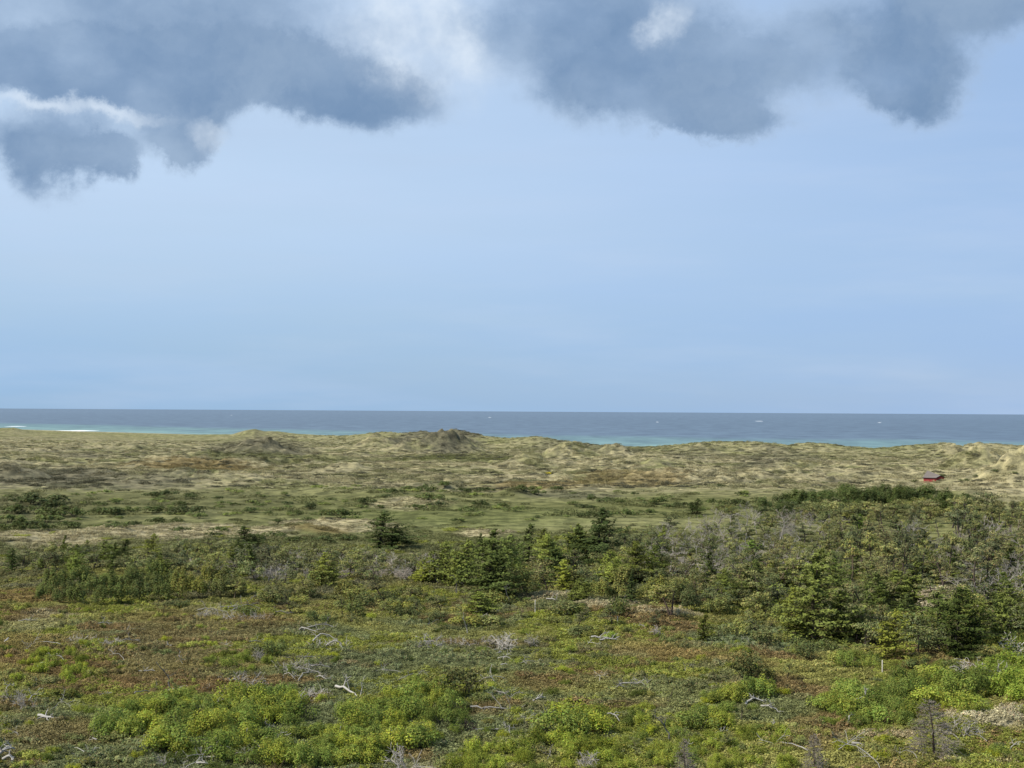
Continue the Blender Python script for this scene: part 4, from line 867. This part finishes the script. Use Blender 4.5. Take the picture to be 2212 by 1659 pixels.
for dx, dy, h, sq, t, lb in [(1000, 1508, 74, .75, (.62, .6, .55), 'large dark juniper bush on the heath with brown tinged foliage'), (955, 1500, 56, .8, (.65, .62, .55), 'dark juniper pressed against the large brown tinged one'), (1612, 1476, 68, .62, (.5, .5, .5), 'blackish upright juniper among the pale shrubs'), (1640, 1474, 44, .7, (.55, .55, .5), 'squat juniper leaning on the blackish upright one'),
                             (700, 1270, 44, .9, (.8, .82, .6), 'dark skirted bush around the isolated spruce'), (740, 1292, 44, .8, (.75, .7, .55), 'brownish round bush below the isolated spruce'), (1330, 1332, 54, .5, (.5, .55, .5), 'narrow dark juniper behind the fence post'), (130, 1512, 36, 1.3, (.75, .75, .5), 'flat yellowish dark bush beside the white log'),
                             (1240, 1332, 40, .7, (.55, .6, .5), 'dark juniper at the edge of the pale grass'), (600, 1420, 50, .6, (.6, .68, .6), 'dark young pine shaped bush on the brown heath'), (560, 1418, 36, .8, (.8, .85, .7), 'rounded dark bush next to the pine shaped one'), (1320, 1384, 30, .55, (1.3, 1.6, .8), 'pointed light green bush behind the white log pile'), (705, 1352, 26, .8, (.65, .75, .65), 'pair forming dark bush near the grey tangle'), (680, 1345, 30, .7, (.65, .75, .65), 'dark bush up slope of the grey tangle')]:
    put_one('j', SCRUB, dx, dy, h, 1.4, 'juniper_bush', lb, 'bush', None, t, None, sq * 1.2)
for dx, dy, h in [(1480, 1410, 36), (1700, 1420, 34), (500, 1480, 40), (600, 1460, 34), (340, 1420, 30), (900, 1330, 38), (1000, 1350, 40), (930, 1345, 30), (820, 1330, 36), (1560, 1620, 46), (1380, 1640, 50), (1600, 1560, 50), (690, 1480, 26), (760, 1350, 30), (1700, 1470, 50), (1820, 1425, 36), (380, 1500, 40), (1290, 1540, 56), (1440, 1520, 40)]:
    put_one('p', PINE, dx, dy, h, 4.8, 'young_pine', describe('spindly young pine standing alone on the heath', dx, dy, (1, 1, 1), 1), 'tree', 'young pines scattered over the heath', (.95, .98, .9), None, .8)

# dead standing trees
for dx, by, ty, k, sq, lb in [(2018, 1640, 1505, 0, 1.35, 'tall dead conifer with a dark stem and hazy grey twigs'), (1760, 1675, 1580, 1, 1.0, 'smaller dead conifer with bare side branches on rusty heath'), (1480, 1690, 1590, 1, .9, 'bare dead conifer among the low yellow shrubs')]:
    put_one('c', DEADC, dx, by, by - ty, (9.0, 7.0)[k], 'dead_conifer', lb, 'tree', None, (.7, .66, .62), k, sq)
for dx, by, ty, t, lb in [(2108, 1474, 1402, 1.5, 'silvery grey dead bush in front of the corner shrubs'), (2070, 1600, 1540, 1.0, 'grey twiggy bush beside the tall dead conifer'), (30, 1520, 1478, .95, 'grey leafless thorn bush at the end of the brown heath'), (60, 1535, 1490, .85, 'smaller grey thorn bush joined to the leafless thicket'), (530, 1500, 1440, .95, 'grey twiggy bush behind the high end of the bank'), (560, 1430, 1395, .9, 'dark twiggy bush on the brown heath'),
                          (370, 1660, 1615, 1.0, 'grey dead bush at the foot of the shrub bank'), (880, 1670, 1600, 1.1, 'pale dead bush in front of the broad shrub patch'), (1240, 1660, 1600, .9, 'thin dead bush in the yellowish patch'), (1420, 1375, 1345, 1.0, 'small grey dead bush on the crowberry mat'), (1150, 1400, 1365, 1.0, 'grey dead bush by the leaning dead tree'), (2195, 1425, 1362, 2.0, 'bleached white dead tree at the corner of the wood'), (1060, 1405, 1345, 1.3, 'grey dead tree with curling branches on the crowberry mat'), (1080, 1400, 1360, 1.0, 'broken grey dead tree beside the curling one'), (440, 1335, 1310, 1.2, 'grey heap of dead standing twigs by the thicket')]:
    put_one('b', BARES, dx, by, by - ty, 2.5, 'dead_bush', lb, 'bush', None, (t, t, t), None, 1.15)

# fallen wood: x, y, length in view px, radius m, curve, stubs, heading, label
LG_ = [(106, 1558, 54, .16, .05, 3, -.28, 'straight white log with one branch lying on brown heath'), (95, 1446, 26, .09, 1.0, 0, .3, 'curved white branch arching out of the heather'), (14, 1388, 14, .1, .3, 1, 1.2, 'short white stub on the brown heath'), (277, 1391, 50, .07, .25, 3, .15, 'long thin pale branch beside the grey twig mound'),
       (322, 1455, 44, .07, .1, 2, .08, 'thin white branch on the rusty heath'), (376, 1496, 30, .09, .1, 1, .5, 'white stick pointing up slope near the bent stick'), (483, 1530, 36, .11, .9, 1, -.4, 'hooked white branch at the top of the green bank'), (336, 1538, 78, .08, .12, 3, -.12, 'long pale pole in front of the brown heath'), (392, 1598, 40, .12, .08, 1, -.1, 'white log caught in the green shrub bank'),
       (474, 1646, 74, .09, .06, 2, -.05, 'straight white pole below the shrub bank'), (441, 1657, 34, .1, .2, 1, -.2, 'white branch under the straight pole'), (755, 1506, 84, .14, .12, 3, -.75, 'long white trunk slanting out of the grey tangle'), (672, 1372, 60, .09, .5, 3, -.5, 'slanting bleached branch on the grey tangle'), (700, 1392, 56, .1, 1.0, 2, .2, 'curling bleached root on the grey tangle'), (722, 1404, 40, .1, 1.1, 2, -.4, 'round curled bleached branch by the tangle'),
       (650, 1432, 64, .08, .3, 4, .5, 'grey crossed stick on the brushwood mound'), (690, 1448, 50, .08, .4, 4, -.2, 'grey bent stick behind the brushwood mound'), (664, 1470, 40, .08, .7, 4, .8, 'pale twisted branch in the brushwood mound'), (700, 1476, 44, .08, .6, 4, -.6, 'white snaking branch in the brushwood mound'), (930, 1394, 58, .12, .2, 5, .2, 'grey log in the log jam on the mat'), (915, 1388, 40, .1, .3, 4, -.6, 'shorter log crossing the log jam'), (945, 1402, 36, .1, .1, 2, .9, 'stub end log of the log jam'),
       (1070, 1386, 40, .1, .2, 3, .5, 'pale branch beside the curling dead tree'), (1040, 1352, 60, .09, .2, 3, -.7, 'slanting bleached branch above the curling dead tree'), (1305, 1384, 56, .13, .1, 5, -.12, 'white log pile in front of the pointed bush'), (1315, 1388, 40, .11, .2, 4, .1, 'second log of the white pile'), (1088, 1442, 16, .12, .3, 1, .3, 'white block of wood on the mat'), (1078, 1416, 14, .1, .2, 1, .8, 'white splinter on the mat'),
       (1090, 1508, 46, .08, .3, 4, -.7, 'grey branch beside the dark juniper'), (1165, 1518, 30, .1, .4, 2, .5, 'crossed white branch on the open mat'), (1065, 1537, 98, .1, .05, 4, -.06, 'longest pale log lying flat on the mat'), (1370, 1486, 64, .09, .15, 4, -.1, 'grey log heap beside brown heather'), (1345, 1492, 50, .08, .1, 4, .15, 'thin grey log of the heap'), (1318, 1560, 40, .09, .8, 2, -.5, 'curved white branch in the heather hollow'),
       (1632, 1527, 44, .12, .8, 3, .1, 'arched white branch over the mat'), (1667, 1542, 44, .1, .5, 5, -.7, 'forked white branch near the arched one'), (1846, 1568, 40, .1, 1.0, 1, .7, 'curved white root below the standing snag'), (1671, 1574, 18, .12, .3, 1, 1.0, 'white stump end among yellow shrubs'), (1857, 1618, 30, .13, .3, 2, -.5, 'pale stump on the grassy patch'), (1195, 1302, 30, .12, .3, 2, -.5, 'white broken wood on the pale grass'), (1560, 1590, 30, .1, .2, 2, .3, 'short pale stick under the shrubs'),
       (490, 1318, 50, .09, .2, 5, .3, 'grey fallen branch by the brushwood heap'), (455, 1325, 60, .08, .3, 5, -.2, 'grey brushwood pole near the thicket'), (530, 1322, 60, .09, .6, 5, .2, 'curly grey branch near the thicket'), (610, 1328, 50, .09, .2, 4, -.1, 'grey flat stick past the brushwood heap'), (1740, 1252, 40, .12, .2, 2, .5, 'pale fallen trunk in the wood near the tall pines'), (1960, 1300, 30, .1, .3, 3, .6, 'bleached log lying on the sandy blowout'), (1975, 1316, 36, .1, .3, 3, .2, 'lower bleached log on the sandy blowout'), (1830, 1235, 40, .12, .1, 1, .45, 'white fallen trunk on a sandy bank in the wood'), (8, 1640, 40, .14, 1.0, 5, .9, 'white root tangle at the heath corner'), (16, 1655, 30, .14, 1.1, 4, -.6, 'curled root beside the white root tangle'), (690, 1360, 60, .08, .3, 5, .1, 'flat grey branches above the tangle'), (60, 1345, 40, .08, .2, 2, 0, 'pale stick on the dry grass'), (205, 1394, 26, .08, .3, 2, .2, 'pale stick against the grey mound')]
for i, (dx, dy, ln, r, cv, st, hd, lb) in enumerate(LG_):
    x, y, z = ground(dx, dy); L = ln * m_per(y) / max(.6, math.cos(hd)); me = log_mesh(i, L, r * 1.1, cv, st + 1)
    o = link(bpy.data.objects.new('fallen_branch' if r < .11 else 'fallen_log', me)); o.location = (x, y, z + .22); o.rotation_euler = (0, random.uniform(-.06, .06) - .25 * math.sin(hd), hd * 1.2)
    g_ = random.uniform(.7, .95) if 'white' in lb or 'bleached' in lb else random.uniform(.45, .65); o.color = (g_, g_, g_, 1); tag(o, lb, 'dead wood')
for i, (dx, by, ty, cv, st, t, lb) in enumerate([(1857, 1552, 1484, .35, 4, .9, 'white forked snag standing among green shrubs'), (735, 1600, 1567, .05, 0, .9, 'upright white stump beside the shrub bank'), (368, 1492, 1428, -.8, 3, .25, 'dark bent stick standing on rusty heath'), (1190, 1586, 1520, -.4, 3, .3, 'thin dark stick leaning in the shrubs'), (1446, 1602, 1540, -1.0, 4, .28, 'dark crooked branch reaching out of the shrubs'), (1358, 1262, 1236, .5, 1, 1.0, 'leaning white trunk in the wood'),
                                                 (286, 1553, 1518, .3, 3, .9, 'white forked upright branch by the long pole'), (1476, 1300, 1262, .5, 2, .9, 'bleached stem behind the flat topped pine'), (1610, 1200, 1150, .1, 1, .6, 'thin pale dead stem beside the narrow spruce'), (2002, 1205, 1168, .0, 0, .9, 'pale dead trunk standing in the tall pines'), (1690, 1240, 1205, .1, 1, .9, 'white stem by the light topped spruce'), (1010, 1372, 1330, -.5, 2, .6, 'leaning grey pole beside the curling dead tree'),
                                                 (2170, 1180, 1150, .1, 1, .6, 'grey dead stem above the tall pines'), (1350, 1300, 1272, .3, 1, .9, 'short white stem on the pale grass edge'), (1100, 1312, 1265, -.4, 3, .3, 'dark leaning dead stem before the spruce clump'), (988, 1290, 1240, -.3, 3, .35, 'dark bare stem near the small yellow green spruce')]):
    x, y, z = ground(dx, by); h = (by - ty) * m_per(y); me = log_mesh(200 + i, h, .06 + .012 * h, cv, st, True)
    o = link(bpy.data.objects.new('dead_snag', me)); o.location = (x, y, z); o.color = (t, t, t, 1); tag(o, lb, 'dead tree')
# black root plate with its pale stick
x, y, z = ground(1008, 1584); r3 = np.random.default_rng(9); P_ = []
for _ in range(26):
    d_ = unit(1, r3)[0]; d_[2] = abs(d_[2]); branchy((r3.normal() * .3, r3.normal() * .15, .2), d_, r3.uniform(.5, 1.1), .06, 1, r3, P_, .25, (2, 3), .8, 0, .025)
e = thing('uprooted_stump', [('roots', mk('roots', P_, M['bark'])), ('stem', mk('stem', [tube(bend((.4, 0, .25), (1, -.2, .02), 2.6, r3, 5, .05)[0], np.linspace(.14, .07, 5), 6)], M['deadwood']))], (x, y, z), 1.0, 0, 'black uprooted stump with a pale stem lying in the hollow', 'stump', None, (.5, .5, .5))
# grey brushwood heaps
for i, (dx, dy, w, lb) in enumerate([(170, 1390, 66, 'low grey twig mound on the rusty heath'), (668, 1510, 110, 'broad grey brushwood mound behind the shrubs'), (640, 1450, 90, 'grey brushwood heap on the upper heath'), (470, 1335, 110, 'grey brushwood heap near the rounded thicket'), (710, 1398, 90, 'bleached brushwood tangle of curling branches'), (930, 1402, 60, 'brushwood under the log jam'), (320, 1535, 50, 'grey lichen covered twig heap by the long pole'), (1000, 1395, 70, 'grey brush spread on the crowberry mat'), (245, 1398, 40, 'little grey twig heap by the thin branch'), (540, 1338, 80, 'thin grey brushwood past the heap')]):
    x, y, z = ground(dx, dy); r4 = np.random.default_rng(900 + i); R_ = w * m_per(y) / 2; P_ = []
    for _ in range(70):
        a = r4.uniform(0, 6.28); q = R_ * math.sqrt(r4.random()); p = (q * math.cos(a), q * math.sin(a) * .9, .05 + .3 * (1 - q / R_) * r4.random())
        branchy(p, (r4.normal(), r4.normal(), r4.uniform(0, .5)), r4.uniform(.5, 1.3), r4.uniform(.025, .06), 1, r4, P_, .25, (1, 3), .8, .05, .016)
    o = link(bpy.data.objects.new('brushwood_heap', mk('brushwood_heap', P_, M['twig']))); o.location = (x, y, z); t = r4.uniform(.9, 1.4); o.color = (t, t, t, 1); tag(o, lb, 'brushwood')
# grey sticks lying about the heath
DS = [log_mesh(300 + i, 2.2 + .5 * i, .05, (.1, .5, .9, .3, .2)[i], 4) for i in range(5)]
pts = sample([(-20, 1330), (500, 1325), (900, 1310), (1350, 1350), (1700, 1410), (2100, 1470), (2240, 1540), (2240, 1665), (-20, 1665)], 70, rng, 40)
for i, ((px, py), g) in enumerate(zip(pts, ground_many(pts))):
    o = link(bpy.data.objects.new('dead_stick', DS[i % 5])); o.location = (g[0], g[1], g[2] + .25); o.rotation_euler = (rng.normal() * .15, rng.normal() * .2 - (.5 if i % 4 == 0 else 0), rng.uniform(0, 6.28)); t = rng.uniform(.5, 1.0); o.scale = (rng.uniform(.6, 1.2),) * 3
    o.color = (t, t, t, 1); tag(o, describe(['thin grey dead stick', 'bowed grey dead stick', 'hooped dead stick', 'forked dead stick', 'long dead stick'][i % 5] + ' lying in the heather', px, py, (1, 1, 1), 1), 'dead wood', 'dead sticks over the heath')
# posts
for i, (dx, by, ty, lb) in enumerate([(1334, 1354, 1332, 'pale wooden post standing on the green mat'), (1906, 1456, 1426, 'grey wooden post under the golden green spruce'), (1818, 1434, 1416, 'short wooden post beside bright shrubs'), (1156, 1330, 1296, 'thin grey post on the pale grass bank')]):
    x, y, z = ground(dx, by); h = (by - ty) * m_per(y)
    v, q, c = tube([(0, 0, -.3), (0, 0, h * .95), (.01, 0, h)], [.075, .07, .035], 8); n8 = len(v)
    v = np.vstack([v, [[.01, 0, h + .005]]]); me = mesh_np('wooden_post', v, q, np.stack([n8 - 8 + np.arange(8), n8 - 8 + (np.arange(8) + 1) % 8, np.full(8, n8)], -1), mat=M['post'])
    o = link(bpy.data.objects.new('wooden_post', me)); o.location = (x, y, z); tag(o, lb, 'post')
# the red hut
def hut():
    x, y, z = ground(2013, 1041); s = m_per(y)
    e = link(bpy.data.objects.new('red_hut', None)); e.location = (x, y, z - 1.15); tag(e, 'small red wooden hut with a grey roof half sunk among the dunes', 'hut')
    # plan corners: a long wall faces the camera's left, a gable the right
    A = np.array([-18 * s, 0]); B = np.array([5 * s, -2.2]); Cc = np.array([33 * s, 4.6]); D_ = A + (Cc - B)
    hw = 2.9; L = np.linalg.norm(B - A); W = np.linalg.norm(Cc - B)
    def box(name, p, q, z0, z1, th, m, parent=e):
        p = np.array(p, float); q = np.array(q, float); d = (q - p) / np.linalg.norm(q - p); n = np.array([d[1], -d[0]]) * th
        b = [p, q, q + n, p + n]; v = [(*c, z0) for c in b] + [(*c, z1) for c in b]
        f = [(0, 1, 2, 3)[::-1], (4, 5, 6, 7), (0, 1, 5, 4), (1, 2, 6, 5), (2, 3, 7, 6), (3, 0, 4, 7)]
        me = bpy.data.meshes.new(name); me.from_pydata([tuple(map(float, c)) for c in v], [], f); me.materials.append(m); return link(bpy.data.objects.new(name, me), parent)
    core = bpy.data.meshes.new('wall')
    rB = (B + Cc) / 2; rA = (A + D_) / 2; pk, pk2 = hw + .8, hw + 2.9
    vs = [(*A, 0), (*B, 0), (*Cc, 0), (*D_, 0), (*A, hw), (*B, hw), (*Cc, hw), (*D_, hw), (*rB, pk), (*rA, pk2)]
    core.from_pydata([tuple(map(float, v)) for v in vs], [], [(0, 1, 5, 4), (1, 2, 6, 8, 5), (2, 3, 7, 6), (3, 0, 4, 9, 7)]); core.materials.append(M['red'])
    w = link(bpy.data.objects.new('wall', core), e)
    n = 14
    for i in range(n):   # upright boards of the long wall
        p = A + (B - A) * (i + .06) / n; q = A + (B - A) * (i + .94) / n; box('board', p, q, .05, hw - .06, .035 + .012 * (i % 3), M['red'], w)
    for i in range(n):
        p = B + (Cc - B) * (i + .06) / n; q = B + (Cc - B) * (i + .94) / n; f = 1 - abs((i + .5) / n * 2 - 1); box('board', p, q, .05, hw - .05 + (pk - hw) * max(0, f - .1), .035 + .012 * (i % 3), M['red'], w)
    # roof slabs
    dl = (B - A) / L; dw = (Cc - B) / W; ov = .3
    for nm, p0, p1 in (('roof', (A, B), (rA, rB)), ('roof', (D_, Cc), (rA, rB))):
        o_ = -dw if p0[0] is A else dw
        E0 = p0[0] + o_ * ov - dl * ov; E1 = p0[1] + o_ * ov + dl * ov; R0 = p1[0] - dl * ov; R1 = p1[1] + dl * ov
        v = [(*E0, hw + .0), (*E1, hw - .02), (*R1, pk + .08), (*R0, pk2 + .08)]; v = v + [(a, b, c + .16) for a, b, c in v]
        me = bpy.data.meshes.new('roof'); me.from_pydata([tuple(map(float, c)) for c in v], [], [(0, 1, 2, 3), (4, 5, 6, 7), (0, 1, 5, 4), (1, 2, 6, 5), (2, 3, 7, 6), (3, 0, 4, 7)]); me.materials.append(M['roof']); link(bpy.data.objects.new('roof', me), e)
        # dark barge board at the gable end
        E = E1 + dl * .03; R = R1 + dl * .03
        v = [(*E, hw - .22), (*R, pk - .14), (*R, pk + .26), (*E, hw + .18)]; v = v + [(a + dl[0] * .06, b + dl[1] * .06, c) for a, b, c in v]
        me = bpy.data.meshes.new('barge_board'); me.from_pydata([tuple(map(float, c)) for c in v], [], [(0, 1, 2, 3), (4, 5, 6, 7), (0, 1, 5, 4), (1, 2, 6, 5), (2, 3, 7, 6), (3, 0, 4, 7)]); me.materials.append(M['trim']); link(bpy.data.objects.new('barge_board', me), e)
    box('fascia', A - dw * (ov + .06) - dl * ov, B - dw * (ov + .06) + dl * ov, hw - .14, hw + .14, .05, M['trim'])
    dr = box('door', B + (Cc - B) * .52, B + (Cc - B) * .68, .4, 2.3, .09, M['trim']); box('door_handle', B + (Cc - B) * .54, B + (Cc - B) * .55, 1.3, 1.4, .14, M['glass'], dr)
    return x, y
hut()
